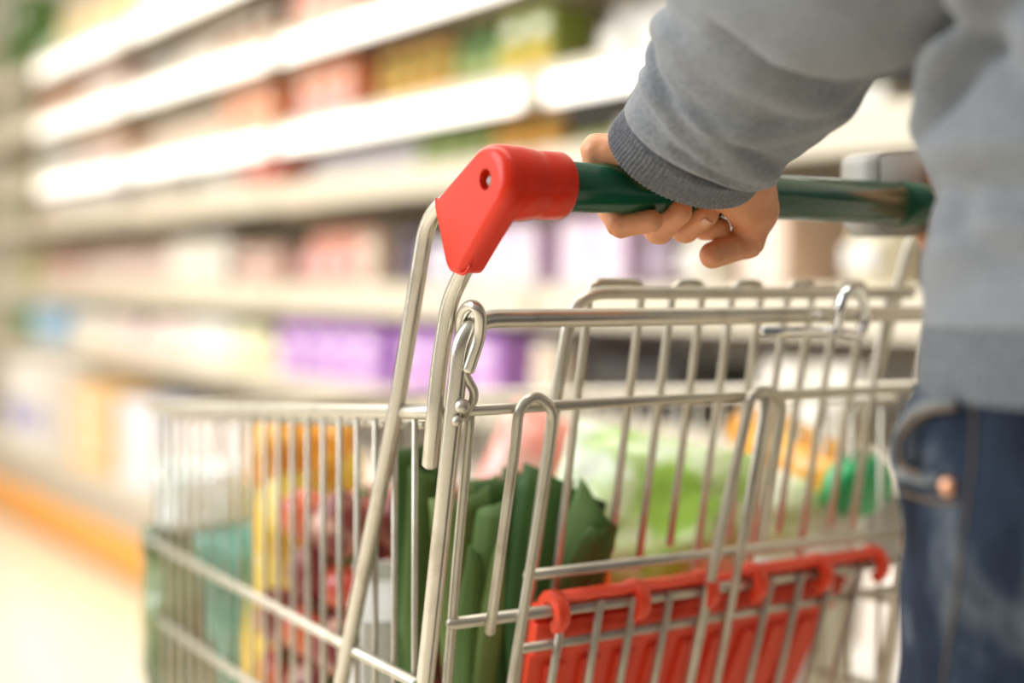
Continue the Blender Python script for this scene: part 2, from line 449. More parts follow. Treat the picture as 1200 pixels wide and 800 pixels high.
rp = rod('side_panel', fillet([Vector((TRF-.02, SF, zr1))]+rimP[6:], .02, 6), .0060, WIRE, cart, 14)
LOW = sp(478, 795).z; LOW2 = at_t(215, 748, .54).z
for pan, ft, sg in ((lp, left_t, 1), (rp, right_t, -1)):
    rod('panel_rail', [Vector((ft(s)+.011*sg, s, zrim(s)-.010)) for s in (.90, 1.2, 1.57)], .0036, WIRE, pan)
    for z in (LOW, LOW2):
        rod('panel_rail', [Vector((ft(s)-.004*sg, s, z)) for s in (.91, 1.25, 1.6)], .0046, WIRE, pan)
    s = .925
    while s < 1.585:
        rod('panel_wire', [Vector((ft(s)+.002*sg, s, zrim(s))), Vector((ft(s)+.002*sg, s, ZF))], .0025, WIRE, pan, 8)
        s += .0345
for z in (LOW, LOW2): rod('panel_rail', [Vector((TLF, SF+.004, z)), Vector((TRF, SF+.004, z))], .0046, WIRE, fp)
k = 0
while TLF+.02+k*.033 < TRF:
    x = TLF+.02+k*.033; rod('panel_wire', [Vector((x, SF, zr1)), Vector((x, SF, ZF))], .0025, WIRE, fp, 8); k += 1
fl = []
for k in range(24):
    s = .93+k*.029; fl.append(tube([(left_t(s), s, ZF), (right_t(s), s, ZF)], .0026, 8))
for k in range(5):
    x = .6+k*.085; fl.append(tube([(x, .90, ZF-.004), (x, SF, ZF-.004)], .004, 8))
V, F = join(fl); fg = mesh('basket_floor', V, F, WIRE, cart)
# undercarriage and castors (below the picture)
ch = [tube(fillet([(TL, 1.03, .22), (TL, .86, .12), (TL+.02, 1.62, .12), (TR-.02, 1.62, .12), (TR, .86, .12), (TR, 1.03, .22)], .05), .011, 14)]
ch.append(tube([(TL+.01, 1.25, .12), (TLF, 1.30, ZF)], .008, 12)); ch.append(tube([(TR-.01, 1.25, .12), (TRF, 1.30, ZF)], .008, 12))
ch.append(tube([(TL, .90, .12), (TR, .90, .12)], .009, 12)); ch.append(tube([(TLF, 1.30, ZF-.006), (TRF, 1.30, ZF-.006)], .007, 12))
V, F = join(ch); mesh('undercarriage', V, F, TUBE, cart)
for x, y in ((TL+.012, .93), (TR-.012, .93), (TL+.03, 1.56), (TR-.03, 1.56)):
    V, F = join([rbox(x-.020, y-.02, .05, x-.015, y+.03, .12, .002), rbox(x+.015, y-.02, .05, x+.020, y+.03, .12, .002), rbox(x-.022, y-.02, .105, x+.022, y+.03, .115, .002)])
    fk = mesh('castor_fork', V, F, TUBE, cart)
    pr = [(-.014, .02), (-.014, .05), (-.010, .0575), (.010, .0575), (.014, .05), (.014, .02)]
    V, F = loft([[Vector((x+dx, y+math.cos(2*PI*k/32)*r, .0575+math.sin(2*PI*k/32)*r)) for k in range(32)] for dx, r in pr]); mesh('wheel', V, F, DARK, fk)

# ---- red folded seat board with hooks over the thick gate rail
zr2 = gp(760, 700).z
def rs(t, a, r, ds=0.):      # point at angle a on a circle of radius r round the rail; a=0 points to the shopper
    yc = gt(t, zr2).y
    return Vector((t, yc-math.cos(a)*r+ds, zr2+math.sin(a)*r))
tl = lambda px, py, ds=0.: gp(px, py, ds).x
t0, t1 = tl(642, 715), tl(1008, 672)
def shell(t0, t1, a0, a1, r, th, n=10):
    rings = []
    for t in (t0, t0+.002, t1-.002, t1):
        q = .0015 if t in (t0, t1) else 0
        rings.append([rs(t, a0+(a1-a0)*k/n, r+th-q) for k in range(n+1)]+[rs(t, a1+(a0-a1)*k/n, r+q) for k in range(n+1)])
    return loft(rings)
parts = []
# board: slightly leaning panel, narrowing downwards, with raised ribs
def bp_(u, z, off):  # u 0..1 across, z height
    f = (zr2-z)/.30
    ta = t0+.004*f; tb = t1-.11*f
    return Vector((ta+(tb-ta)*u, K0-LEAN*z+.016+off+f*.01, z))
Ztop, Zbot = zr2+.004, zr2-.27
def board(us, z0, z1, o0, o1, b=.0):
    g0 = [[bp_(us[0], z0, o0), bp_(us[1], z0, o0), bp_(us[1], z0, o1), bp_(us[0], z0, o1)],
          [bp_(us[0], z1, o0), bp_(us[1], z1, o0), bp_(us[1], z1, o1), bp_(us[0], z1, o1)]]
    return loft(g0)
brd = board((0, 1), Ztop, Zbot, 0, .006)
V, F = brd; seatb = mesh('folded_seat_board', V, F, REDSEAT, cart, smooth=False)
band = board((-.003, 1.003), zr2-.012, zr2-.040, -.006, .001)
V, F = band; bnd = mesh('board_band', V, F, REDSEAT, seatb, smooth=False)
bv = bnd.modifiers.new('b', 'BEVEL'); bv.width = .002; bv.segments = 3
for k in range(9):
    u = .045+k*.1065
    V, F = board((u, u+.062), zr2-.048, Zbot+.01, -.0045, .001); r_ = mesh('board_rib', V, F, REDSEAT, seatb, smooth=False)
    bv = r_.modifiers.new('b', 'BEVEL'); bv.width = .002; bv.segments = 2
for (a, b), hooks in (((tl(645, 700), tl(828, 678)), (652, 745, 824)), ((tl(868, 670), tl(1028, 645)), (880, 955, 1018))):
    V, F = shell(a, b, math.radians(200), math.radians(48), .0105, .0050, 14)
    lg = mesh('board_ledge', V, F, REDSEAT, seatb)
    try: lg.data.set_sharp_from_angle(angle=math.radians(40))
    except Exception: pass
    for hx in hooks:
        t = tl(hx, 690)
        V, F = shell(t-.0055, t+.0055, math.radians(200), math.radians(-70), .0066, .0105, 20)
        h_ = mesh('board_hook', V, F, REDSEAT, seatb)
        try: h_.data.set_sharp_from_angle(angle=math.radians(40))
        except Exception: pass
#PART3
# ------------------------------------------------------------------ the shopper
PB = Vector((.79, .46, 0))
person = thing('person', PB, 'person in grey knit sweater and blue jeans gripping the push bar of the cart', 'person')
def barz(px):      # distance along the view axis to the bar at a picture column
    p = at_s(px, 225, SB); return (p-CAM).dot(fw)
def hp(px, py, dz): return at_z(px, py, barz(px)+dz)
fingers = {
 'little': [(700, 176, .012, .0115), (703, 224, .031, .0105), (727, 263, .010, .0094), (763, 259, -.014, .0082)],
 'ring':   [(738, 170, .014, .012), (746, 240, .036, .0112), (772, 270, .012, .0100), (796, 248, -.017, .0094)],
 'middle': [(778, 168, .014, .012), (782, 245, .037, .0115), (803, 269, .013, .0100), (827, 252, -.016, .0094)],
 'index':  [(822, 170, .014, .0125), (816, 245, .037, .0115), (826, 266, .013, .0095), (841, 268, -.004, .0088)]}
wrist = hp(806, 186, -.052)
elbow = Vector((.612, .545, 1.165))
hand_c = hp(806, 230, 0)
def hand_sdf(P):
    D = None
    W = [hp(782, 182, -.038), hp(796, 182, -.038), hp(812, 184, -.040), hp(830, 188, -.040)]
    palm = sd_cap(P, wrist, wrist+(elbow-wrist)*.45, .0265, .034)
    for (nm, J), w_ in zip(fingers.items(), W):
        palm = smin(palm, sd_cap(P, w_, hp(*J[0][:3]), .015, J[0][3]), .012)
    # heel of the hand and the thumb
    cm = hp(872, 214, -.030); mc = hp(885, 246, -.026); ip = hp(876, 283, -.012); tp = hp(835, 299, -.010)
    palm = smin(palm, sd_cap(P, hp(828, 205, -.042), cm, .019, .0205), .010)
    palm = smin(palm, sd_cap(P, cm, mc, .0215, .0165), .008)
    palm = smin(palm, sd_cap(P, hp(850, 230, -.036), hp(872, 250, -.028), .008, .010), .012)
    th = smin(sd_cap(P, mc, ip, .0152, .0125), sd_cap(P, ip, tp, .0118, .0098), .003)
    D = smin(palm, th, .006)
    # bony bump at the thumb's base joint, outer edge of the hand
    D = smin(D, sd_cap(P, hp(897, 226, -.022), hp(892, 250, -.02), .0085, .0085), .010)
    for nm, J in fingers.items():
        pts = [hp(*j[:3]) for j in J]
        f = None
        for i in range(3):
            s = sd_cap(P, pts[i], pts[i+1], J[i][3], J[i+1][3])
            f = s if f is None else smin(f, s, .0022)
        # pad of the fingertip
        D = smin(D, f, .0016)
    # creases at the finger joints, the thumb joint and fine wrinkles at the thumb base
    def groove(D, j, a, b, dep, w_, rad):
        dr = (b-a).normalized(); q = P-np.array(j); s = q@np.array(dr); L = np.linalg.norm(q, axis=-1)
        return D+dep*np.exp(-(s/w_)**2)*np.exp(-(L/rad)**4)
    for nm, J in fingers.items():
        pts = [hp(*j[:3]) for j in J]
        D = groove(D, pts[2], pts[1], pts[3], .0010, .0013, .013)
        D = groove(D, pts[2]+(pts[3]-pts[2]).normalized()*.0035, pts[1], pts[3], .0005, .0010, .012)
    D = groove(D, ip, mc, tp, .0011, .0014, .016)
    for k, f in enumerate((.15, .33, .5, .66)):
        D = groove(D, hp(880, 214, -.045).lerp(hp(872, 262, -.030), f), hp(855, 222, -.04), hp(905, 262-k*6, -.02), .0006, .0011, .013)
    n = np.sin(P[..., 0]*900+np.sin(P[..., 2]*500)*1.5)*.00012
    return D+n
lo = np.min([list(hp(*j[:3])) for J in fingers.values() for j in J]+[list(hp(890, 300, -.03))], axis=0)-.03
hi = np.max([list(hp(*j[:3])) for J in fingers.values() for j in J]+[list(hp(900, 200, -.03))], axis=0)+.03
lo[1] -= .05; 
lo[0] += .008; hi[0] -= .004; hi[2] -= .006
V, F = surface_nets(hand_sdf, lo, hi, .00125, 1)
body_parts = [([Vector(v) for v in V], [tuple(int(i) for i in f) for f in F])]
def capsule_field(caps, k, lo, hi, h, disp=None):
    def fn(P):
        D = None
        for c in caps:
            if len(c) == 4: s = sd_cap(P, c[0], c[1], c[2], c[3])
            else:      # ellipsoidal: centre, radii
                q = (P-np.array(c[0]))/np.array(c[1]); L = np.linalg.norm(q, axis=-1); s = (L-1)*min(c[1])
            D = s if D is None else smin(D, s, k)
        return D if disp is None else D+disp(P)
    V, F = surface_nets(fn, lo, hi, h, 1)
    return [Vector(v) for v in V], [tuple(int(i) for i in f) for f in F]
# head, neck and trunk core, right arm and hand, feet (mostly out of the picture or under clothes)
hx, hy = .79, .49
RS = Vector((.965, .46, 1.40)); RE = Vector((1.03, .52, 1.13)); RW = Vector((.985, .745, 1.055))
core = [((hx, hy+.01, 1.675), (.075, .095, .115)), ((hx, hy+.035, 1.615), (.052, .062, .062)), ((hx, hy+.115, 1.655), (.012, .018, .022)),
        (Vector((hx, hy-.01, 1.42)), Vector((hx, hy, 1.60)), .058, .052),
        ((hx-.075, hy, 1.665), (.012, .02, .03)), ((hx+.075, hy, 1.665), (.012, .02, .03)),
        (Vector((.65, .46, 1.40)), Vector((.93, .46, 1.40)), .055, .055), ((.79, .46, 1.15), (.14, .09, .28)),
        (Vector((.63, .46, 1.39)), elbow+Vector((0, 0, .01)), .046, .036), (elbow, wrist+(elbow-wrist)*.4, .035, .030),
        (RS, RE, .046, .040), (RE, RW, .038, .028)]
V1 = capsule_field(core, .012, (.50, .28, .88), (1.10, .84, 1.83), .0095)
body_parts.append(V1)
# right hand closed over the bar
def rh(P):
    D = sd_cap(P, RW, RW+Vector((0, .03, .005)), .028, .026)
    for i in range(4):
        x = .955+i*.021
        k_ = [Vector((x, SB+.006, ZB+.032)), Vector((x, SB+.033, ZB-.004)), Vector((x, SB+.012, ZB-.029)), Vector((x, SB-.014, ZB-.023))]
        D = smin(D, sd_cap(P, RW+Vector(((i-1.5)*.008, .01, 0)), k_[0], .015, .0115), .01)
        for a, b in zip(k_, k_[1:]): D = smin(D, sd_cap(P, a, b, .0105, .009), .0015)
    D = smin(D, sd_cap(P, RW+Vector((-.02, .01, 0)), Vector((.938, SB-.018, ZB-.010)), .015, .012), .008)
    D = smin(D, sd_cap(P, Vector((.938, SB-.018, ZB-.010)), Vector((.960, SB-.012, ZB-.036)), .0115, .010), .004)
    return D
V, F = surface_nets(rh, (.90, .70, .96), (1.06, .86, 1.11), .0028, 1)
body_parts.append(([Vector(v) for v in V], [tuple(int(i) for i in f) for f in F]))
V, F = join(body_parts); body = mesh('body', V, F, SKIN, person)
# face and hair
HAIR = mat('brown_hair', (.06, .035, .02), .6, bump=(220, .6, .003))
V, F = capsule_field([((hx, hy-.008, 1.705), (.085, .102, .105)), ((hx, hy-.04, 1.65), (.078, .065, .09))], .02, (.67, .32, 1.52), (.91, .64, 1.84), .006,
                     disp=lambda P: np.maximum(0, (P[..., 1]-(hy+.045))*1.2-(P[..., 2]-1.735)*1.0)+np.sin(P[..., 0]*260)*.001)
mesh('hair', V, F, HAIR, person)
EYE = mat('eye', (.7, .7, .7), .2)
for sx_ in (-1, 1): blob('eye', Vector((hx+.03*sx_, hy+.088, 1.675)), .011, body, EYE)
blob('mouth', Vector((hx, hy+.092, 1.605)), .016, body, mat('lips', (.55, .2, .17), .5), (1.2, .5, .3))
# nails on the two fingertips that show them and on the thumb
def nail(c, nrm, along, w_, l_):
    nrm = nrm.normalized(); al = (along-nrm*along.dot(nrm)).normalized(); sd = nrm.cross(al); V, F = [], []
    n = 8
    for i in range(n+1):
        for j in range(n+1):
            u = i/n*2-1; v = j/n*2-1
            k_ = math.sqrt(max(0, 1-.45*u*u*u*u)); V.append(c+sd*(u*w_*math.sqrt(1-.35*v*v))+al*(v*l_*k_)-nrm*(u*u*w_*.32+v*v*l_*.12))
    for i in range(n):
        for j in range(n): F.append((i*(n+1)+j, (i+1)*(n+1)+j, (i+1)*(n+1)+j+1, i*(n+1)+j+1))
    m_ = mesh('fingernail', V, F, NAIL, body); sm = m_.modifiers.new('t', 'SOLIDIFY'); sm.thickness = .0008; sm.offset = -1
for f_, dpx in (('middle', (0, 0)), ):
    J = fingers[f_]; tip = hp(*J[3][:3]); dip = hp(*J[2][:3]); al = (tip-dip).normalized()
    v_ = (CAM-tip).normalized(); nrm = (v_*.8-up*.55+rt*.10); nrm = (nrm-al*nrm.dot(al)).normalized()
    nail(tip+nrm*(J[3][3]-.0006)+al*.001, nrm, al, .0042, .0046)

# --- left sleeve: rings along the forearm and upper arm
def ring_dir(i, pts):
    a = pts[max(0, i-1)]; b = pts[min(len(pts)-1, i+1)]; return (b-a).normalized()
SL = [ # px, py, depth, half width across (m), half height (m)
 (800, 188, .992, .0560, .036), (806, 180, .984, .0560, .037), (815, 168, .974, .0545, .038), (822, 158, .968, .0560, .041),
 (840, 140, .957, .0600, .045), (860, 116, .942, .0610, .046), (876, 94, .928, .0650, .048), (894, 62, .910, .0700, .050),
 (914, 24, .888, .0735, .053), (936, -22, .865, .0750, .058)]
cpts = [at_z(a, b, z) for a, b, z, _, _ in SL]
cpts += [Vector((.618, .575, 1.150)), Vector((.622, .535, 1.19)), Vector((.625, .505, 1.25)), Vector((.635, .48, 1.33)), Vector((.655, .465, 1.40)), Vector((.70, .463, 1.41))]
hw = [s[3] for s in SL]+[.077, .076, .073, .071, .070, .062]; hh = [s[4] for s in SL]+[.066, .068, .068, .069, .070, .062]
# even resampling of the arm
dense = catmull(cpts, 8); nd = len(dense)
hwd = np.interp(np.arange(nd)/8, range(len(hw)), hw); hhd = np.interp(np.arange(nd)/8, range(len(hh)), hh)
wref = (rt - up*.22).normalized()
NR = 128
FOLDS = [ # (position along arm in ring units, angle turn, width, height, where around)
 (3.3, .9, .55, .0036, 2.6), (4.9, -.7, .5, .0055, 3.1), (6.5, .8, .55, .0060, 2.9), (5.6, 1.1, .45, .0042, 4.6),
 (7.6, -.9, .6, .0055, 4.9), (4.2, -.9, .45, .0038, 5.3), (8.6, .6, .6, .006, 3.0), (6.9, .5, .5, .0035, .6), (9.6, .5, .6, .006, 4.6), (2.9, .35, .35, .0030, 4.4)]
rings = []
i0 = 2*8+4
for i in range(i0, nd):
    a = ring_dir(i, dense); w_ = (wref - a*wref.dot(a)).normalized(); v_ = a.cross(w_)
    u_ = i/8; R_i = []
    for k in range(NR):
        th = 2*PI*k/NR
        d_ = 0
        for fu, ft_, fwid, fh_, fth in FOLDS:
            dth = (th-fth+PI) % (2*PI)-PI
            d_ += fh_*math.exp(-((u_-fu-ft_*dth)/fwid)**2)*math.exp(-(dth/1.15)**2)
            d_ -= .7*fh_*math.exp(-((u_-fu-ft_*dth-fwid*1.35)/(fwid*.6))**2)*math.exp(-(dth/1.0)**2)
        p0 = dense[i]+w_*math.cos(th)*hwd[i]+v_*math.sin(th)*hhd[i]
        d_ += .0035*noise.noise(p0*22)+.0012*noise.noise(p0*60)
        if i < i0+6: d_ *= (i-i0)/6; 
        nrm = (w_*math.cos(th)*hhd[i]+v_*math.sin(th)*hwd[i]).normalized()
        R_i.append(p0+nrm*d_)
    rings.append(R_i)
sleeveV, sleeveF = loft(rings)
# cuff: ribbed band, open end with a turned-in lip
rings = []
ku = np.linspace(0, i0+3, 22)
axis0 = (dense[14]-dense[0]).normalized()
def cuffring(u, scale, ribs, shrink=0.):
    i = int(min(u, nd-2)); f = u-i; c = dense[i].lerp(dense[i+1], f)
    a = (axis0*.7+ring_dir(i, dense)*.3).normalized(); w_ = (wref - a*wref.dot(a)).normalized(); v_ = a.cross(w_); R_ = []
    for k in range(384):
        th = 2*PI*k/384; rb = .00065*math.cos(th*96)*ribs
        W_ = float(np.interp(u/8, range(len(hw)), hw))*scale+rb-shrink; H_ = float(np.interp(u/8, range(len(hh)), hh))*scale+rb-shrink
        R_.append(c+w_*math.cos(th)*W_+v_*math.sin(th)*H_)
    return R_
rings = [cuffring(9, 1, 0, .006), cuffring(1.2, 1, 0, .0042), cuffring(0.1, 1, .5, .003), cuffring(-.0, 1, .8, .0012)]
rings = [cuffring(max(u, 0), s, r, q) for u, s, r, q in ((9, 1, 0, .006), (1.5, 1, 0, .0042), (.3, 1, .4, .0032), (0, 1, .7, .0014), (.4, 1, 1, 0))] + [cuffring(u, 1.0, 1, 0) for u in np.linspace(1.2, i0-1, 12)] + [cuffring(i0+1, .985, .6, 0), cuffring(i0+3, .95, 0, .002)]
V, F = loft(rings, caps=False); 
# --- torso of the sweater
TC = Vector((.796, .463, 0))
def torso_ring(z, n=160):
    f = (z-.90)/.5
    a_ = float(np.interp(z, [.86, .90, .98, 1.1, 1.25, 1.38, 1.45, 1.50], [.192, .192, .185, .184, .192, .190, .12, .07]))
    b_ = float(np.interp(z, [.86, .90, .98, 1.1, 1.25, 1.38, 1.45, 1.50], [.134, .134, .129, .128, .132, .120, .085, .065]))
    R_ = []
    for k in range(n):
        th = 2*PI*k/n; ca, sa = math.cos(th), math.sin(th); e_ = .88
        p = TC+Vector((a_*abs(ca)**e_*(1 if ca >= 0 else -1), b_*abs(sa)**e_*(1 if sa >= 0 else -1), z))
        nrm = Vector((ca*b_, sa*a_, 0)).normalized()
        fold = 0
        if z > .93:
            am = min(1, (z-.93)/.06)
            dth = (th-PI-.25+PI) % (2*PI)-PI
            for z0, tilt, wd, ht, t0_, tw in ((1.078, .11, .013, .018, -.62, .40), (1.030, -.01, .016, .016, -.45, .45), (1.125, -.12, .016, .014, -.55, .40), (.975, .05, .018, .010, -.6, .5), (1.00, -.09, .012, .007, -.4, .4), (1.19, .05, .02, .012, -.6, .6)):
                g_ = math.exp(-(((z-z0)-tilt*(dth-t0_))/wd)**2)*math.exp(-((dth-t0_)/tw)**2)
                g2 = math.exp(-(((z-z0+wd*1.7)-tilt*(dth-t0_))/(wd*.8))**2)*math.exp(-((dth-t0_)/tw)**2)
                fold += ht*(g_-.8*g2)*am
            fold += am*(.006*noise.noise(Vector((p.x*9, p.y*9, p.z*7)))+.002*noise.noise(p*30))
        R_.append(p+nrm*fold)
    return R_
zs_ = np.linspace(.932, 1.50, 170)
tV, tF = loft([torso_ring(z) for z in zs_])
# right sleeve
rr = catmull([Vector((.89, .463, 1.41)), RS, (RS+RE)/2, RE, (RE+RW)/2, RW-Vector((0, .02, 0))], 8)
rV, rF = tube(rr, lambda k: .070-.028*k, 32)
SV, SF_ = join([(sleeveV, sleeveF), (tV, tF), (rV, rF)])
sweater = mesh('sweater', SV, SF_, KNIT, person)
cuff = mesh('sweater_cuff', V, F, RIB, sweater); cuff['label'] = 'darker ribbed cuff'
V, F = tube([RW-Vector((0, .05, 0)), RW+Vector((0, .005, 0))], .040, 48); mesh('sweater_cuff', V, F, RIB, sweater)
# ribbed hem
rings = []
for z in np.linspace(.893, .940, 10):
    base = torso_ring(max(z, .90), 420); f = (z-.893)/.047
    R_ = []
    for k, p in enumerate(base):
        q = (p-TC); q.z = 0; n_ = q.normalized(); r_ = .0006*math.cos(2*PI*k/3)
        R_.append(Vector((p.x, p.y, z))+n_*(r_+.002*math.sin(f*PI)-.002))
    rings.append(R_)
V, F = loft(rings, caps=False); hem = mesh('sweater_hem', V, F, RIB, sweater); hem['label'] = 'ribbed hem'

# --- jeans: hips and two legs as one surface
LL = Vector((.706, .489, 0)); RL = Vector((.889, .445, 0))
def jeans(P):
    z = P[..., 2]
    def leg(c, foot, kn):
        d = sd_cap(P, (c.x, c.y, .84), (kn.x, kn.y, .50), .104, .076)
        return smin(d, sd_cap(P, kn+Vector((0, 0, .50)), foot+Vector((0, 0, .12)), .076, .066), .03)
    l = leg(LL+Vector((.006, -.004, 0)), Vector((.690, .537, 0)), Vector((.696, .513, 0)))
    r = leg(RL, Vector((.914, .375, 0)), Vector((.899, .425, 0)))
    q = np.stack([(P[..., 0]-.797)/.188, (P[..., 1]-.469)/.136, (z-.86)/.17], -1); h_ = (np.linalg.norm(q, axis=-1)-1)*.136
    D = smin(smin(l, r, .02), h_, .03)
    D = np.maximum(D, z-.925); D = np.maximum(D, .09-z)
    w1 = np.sin(P[..., 2]*70+P[..., 0]*40+np.sin(P[..., 1]*50)*1.2)*.0022+np.sin(P[..., 2]*31-P[..., 0]*55)*.002
    return D+w1
V, F = surface_nets(jeans, (.56, .26, .07), (1.06, .68, .95), .0065, 2)
jv = [Vector(v) for v in V]; jf = [tuple(int(i) for i in f) for f in F]
jns = mesh('jeans', jv, jf, DENIM, person)
bvh = BVHTree.FromPolygons(jv, jf)
def onj(px, py, off=.0):
    d = ray(px, py).normalized(); h_ = bvh.ray_cast(CAM, d)
    if h_[0] is None:
        q = CAM+d*.77; h2 = bvh.find_nearest(q); return h2[0]+h2[1]*off, h2[1]
    return h_[0]+h_[1]*off, h_[1]
def strip(name, pts, w_, m, off=.0015, th=.0022, parent=jns, n=7):
    pp = catmull([Vector((a, b, 0)) for a, b in pts], n); rings = []
    PP = [onj(p.x, p.y, off) for p in pp]
    for i, (p, nn) in enumerate(PP):
        a = PP[max(0, i-1)][0]; b = PP[min(len(PP)-1, i+1)][0]; t = (b-a).normalized(); sd = t.cross(nn).normalized(); nn = sd.cross(t).normalized()
        rings.append([p+sd*w_-nn*th*.6, p+sd*w_*.9+nn*th, p+nn*th*1.2, p-sd*w_*.9+nn*th, p-sd*w_-nn*th*.6])
    V, F = loft(rings); return mesh(name, V, F, m, parent)
# gaping front pocket: dark inner cloth, pale worn hem, stitching and a copper rivet
inn = [onj(x, y, .0012)[0] for x, y in ((1075, 490), (1066, 510), (1062, 530), (1066, 548), (1082, 553), (1098, 548), (1112, 520), (1120, 495), (1112, 478), (1092, 480))]
cen = sum(inn, Vector())/len(inn); V = [cen+(cen-TC).normalized()*0.001]+inn; F = [(0, i+1, (i+1) % len(inn)+1) for i in range(len(inn))]
strip('pocket_edge', [(1124, 474), (1098, 477), (1074, 487), (1058, 508), (1053, 532), (1058, 552), (1080, 561), (1108, 562)], .0034, WORN, .0025, .002)
strip('pocket_lining', [(1092, 484), (1076, 500), (1071, 522), (1074, 542)], .0062, POCK, .001, .0012)
strip('pocket_stitching', [(1128, 481), (1102, 485), (1084, 494), (1068, 512), (1064, 532), (1070, 548), (1088, 555)], .0012, THREAD, .005, .001)
strip('side_seam', [(1142, 470), (1141, 520), (1138, 560), (1128, 640), (1116, 730), (1106, 800), (1100, 860)], .0005, THREAD, .0004, .0006)
p, nn = onj(1113, 570, .001)
V, F = tube([p-nn*.001, p+nn*.0022], lambda k: .0060-.0015*k, 24); mesh('rivet', V, F, COPPER, jns)
strip('pocket_facing', [(1060, 576), (1085, 584), (1110, 588), (1126, 588)], .0010, THREAD, .0012, .001)
# shoes
SHOE = mat('brown_leather', (.10, .06, .04), .5); SOLE = mat('pale_sole', (.6, .58, .52), .7)
for fx, fy in ((.690, .537), (.914, .375)):
    V, F = capsule_field([((fx, fy+.02, .06), (.048, .09, .05)), ((fx, fy+.10, .045), (.050, .09, .032)), (Vector((fx, fy, .06)), Vector((fx, fy, .13)), .048, .05)], .02, (fx-.08, fy-.12, .012), (fx+.08, fy+.23, .19), .006)
    sh = mesh('shoe', V, F, SHOE, person)
    ring = [Vector((fx+.052*math.cos(t)*(1 if math.sin(t) > 0 else .85), fy+.045+.145*math.sin(t), 0)) for t in np.linspace(0, 2*PI, 40, endpoint=False)]
    V, F = loft([[p+Vector((0, 0, z)) for p in ring] for z in (0, .018, .03)]); mesh('sole', V, F, SOLE, sh)
#PART3B
# ------------------------------------------------------------------ groceries in the basket
ZC = ZF+.004
def striped(name, c1, c2, rough=.45):
    """leek leaf: fine parallel veins along the leaf (uses the leaf's own length/width coordinates)"""
    m = mat(name, c1, rough, spec=.22); nt = m.node_tree; b = nt.nodes['Principled BSDF']
    uv = nt.nodes.new('ShaderNodeUVMap'); mp = nt.nodes.new('ShaderNodeMapping'); mp.inputs['Scale'].default_value = (42, 1.2, 1)
    n = nt.nodes.new('ShaderNodeTexNoise'); n.inputs['Scale'].default_value = 1.6; n.inputs['Detail'].default_value = 3
    r = nt.nodes.new('ShaderNodeValToRGB'); r.color_ramp.elements[0].position = .33; r.color_ramp.elements[1].position = .7
    r.color_ramp.elements[0].color = (*c1, 1); r.color_ramp.elements[1].color = (*c2, 1)
    bp = nt.nodes.new('ShaderNodeBump'); bp.inputs['Strength'].default_value = .6; bp.inputs['Distance'].default_value = .0008
    nt.links.new(uv.outputs['UV'], mp.inputs['Vector']); nt.links.new(mp.outputs['Vector'], n.inputs['Vector'])
    nt.links.new(n.outputs['Fac'], r.inputs['Fac']); nt.links.new(r.outputs['Color'], b.inputs['Base Color'])
    nt.links.new(n.outputs['Fac'], bp.inputs['Height']); nt.links.new(bp.outputs['Normal'], b.inputs['Normal'])
    return m
LK1 = striped('leek_leaf_dark', (.022, .058, .011), (.065, .145, .030))
LK2 = striped('leek_leaf_mid', (.050, .105, .022), (.15, .24, .07))
LK3 = striped('leek_leaf_pale', (.09, .15, .035), (.22, .28, .08))
LKW = striped('leek_stalk', (.45, .52, .30), (.72, .74, .55))
def leaf(path, wid, fold, side, m, parent, twist=0., cut=0., notch=.003):
    """long leaf folded along its midrib; path = points, wid = widths, fold = opening angle"""
    P = catmull(path, 8); n = len(P); V, F, UV = [], [], []
    nc = 9
    for i, p in enumerate(P):
        a = P[max(0, i-1)]; b = P[min(n-1, i+1)]; t = (b-a).normalized()
        f = i/(n-1); W_ = float(np.interp(f, np.linspace(0, 1, len(wid)), wid))
        sd = (side-t*side.dot(t)).normalized(); nn = t.cross(sd); ca, sa = math.cos(twist*f), math.sin(twist*f)
        sd, nn = sd*ca+nn*sa, nn*ca-sd*sa
        fo = float(np.interp(f, np.linspace(0, 1, len(fold)), fold))
        for j in range(nc):
            u = j/(nc-1)*2-1
            q = p+sd*(u*W_*math.cos(fo*abs(u)**.5))+nn*(abs(u)**1.25*W_*math.sin(fo))
            q += nn*(.0014*math.sin(f*9+u*2)*f)
            if i == n-1: q += t*(cut*u*W_+notch*.3*math.sin(j*.9))
            V.append(q); UV.append(((u+1)/2, f))
    for i in range(n-1):
        for j in range(nc-1): F.append((i*nc+j, i*nc+j+1, (i+1)*nc+j+1, (i+1)*nc+j))
    o = mesh('leaf', V, F, m, parent, uv=UV); sm = o.modifiers.new('t', 'SOLIDIFY'); sm.thickness = .0014; sm.offset = 0
    return o
SIDE = rt.copy()
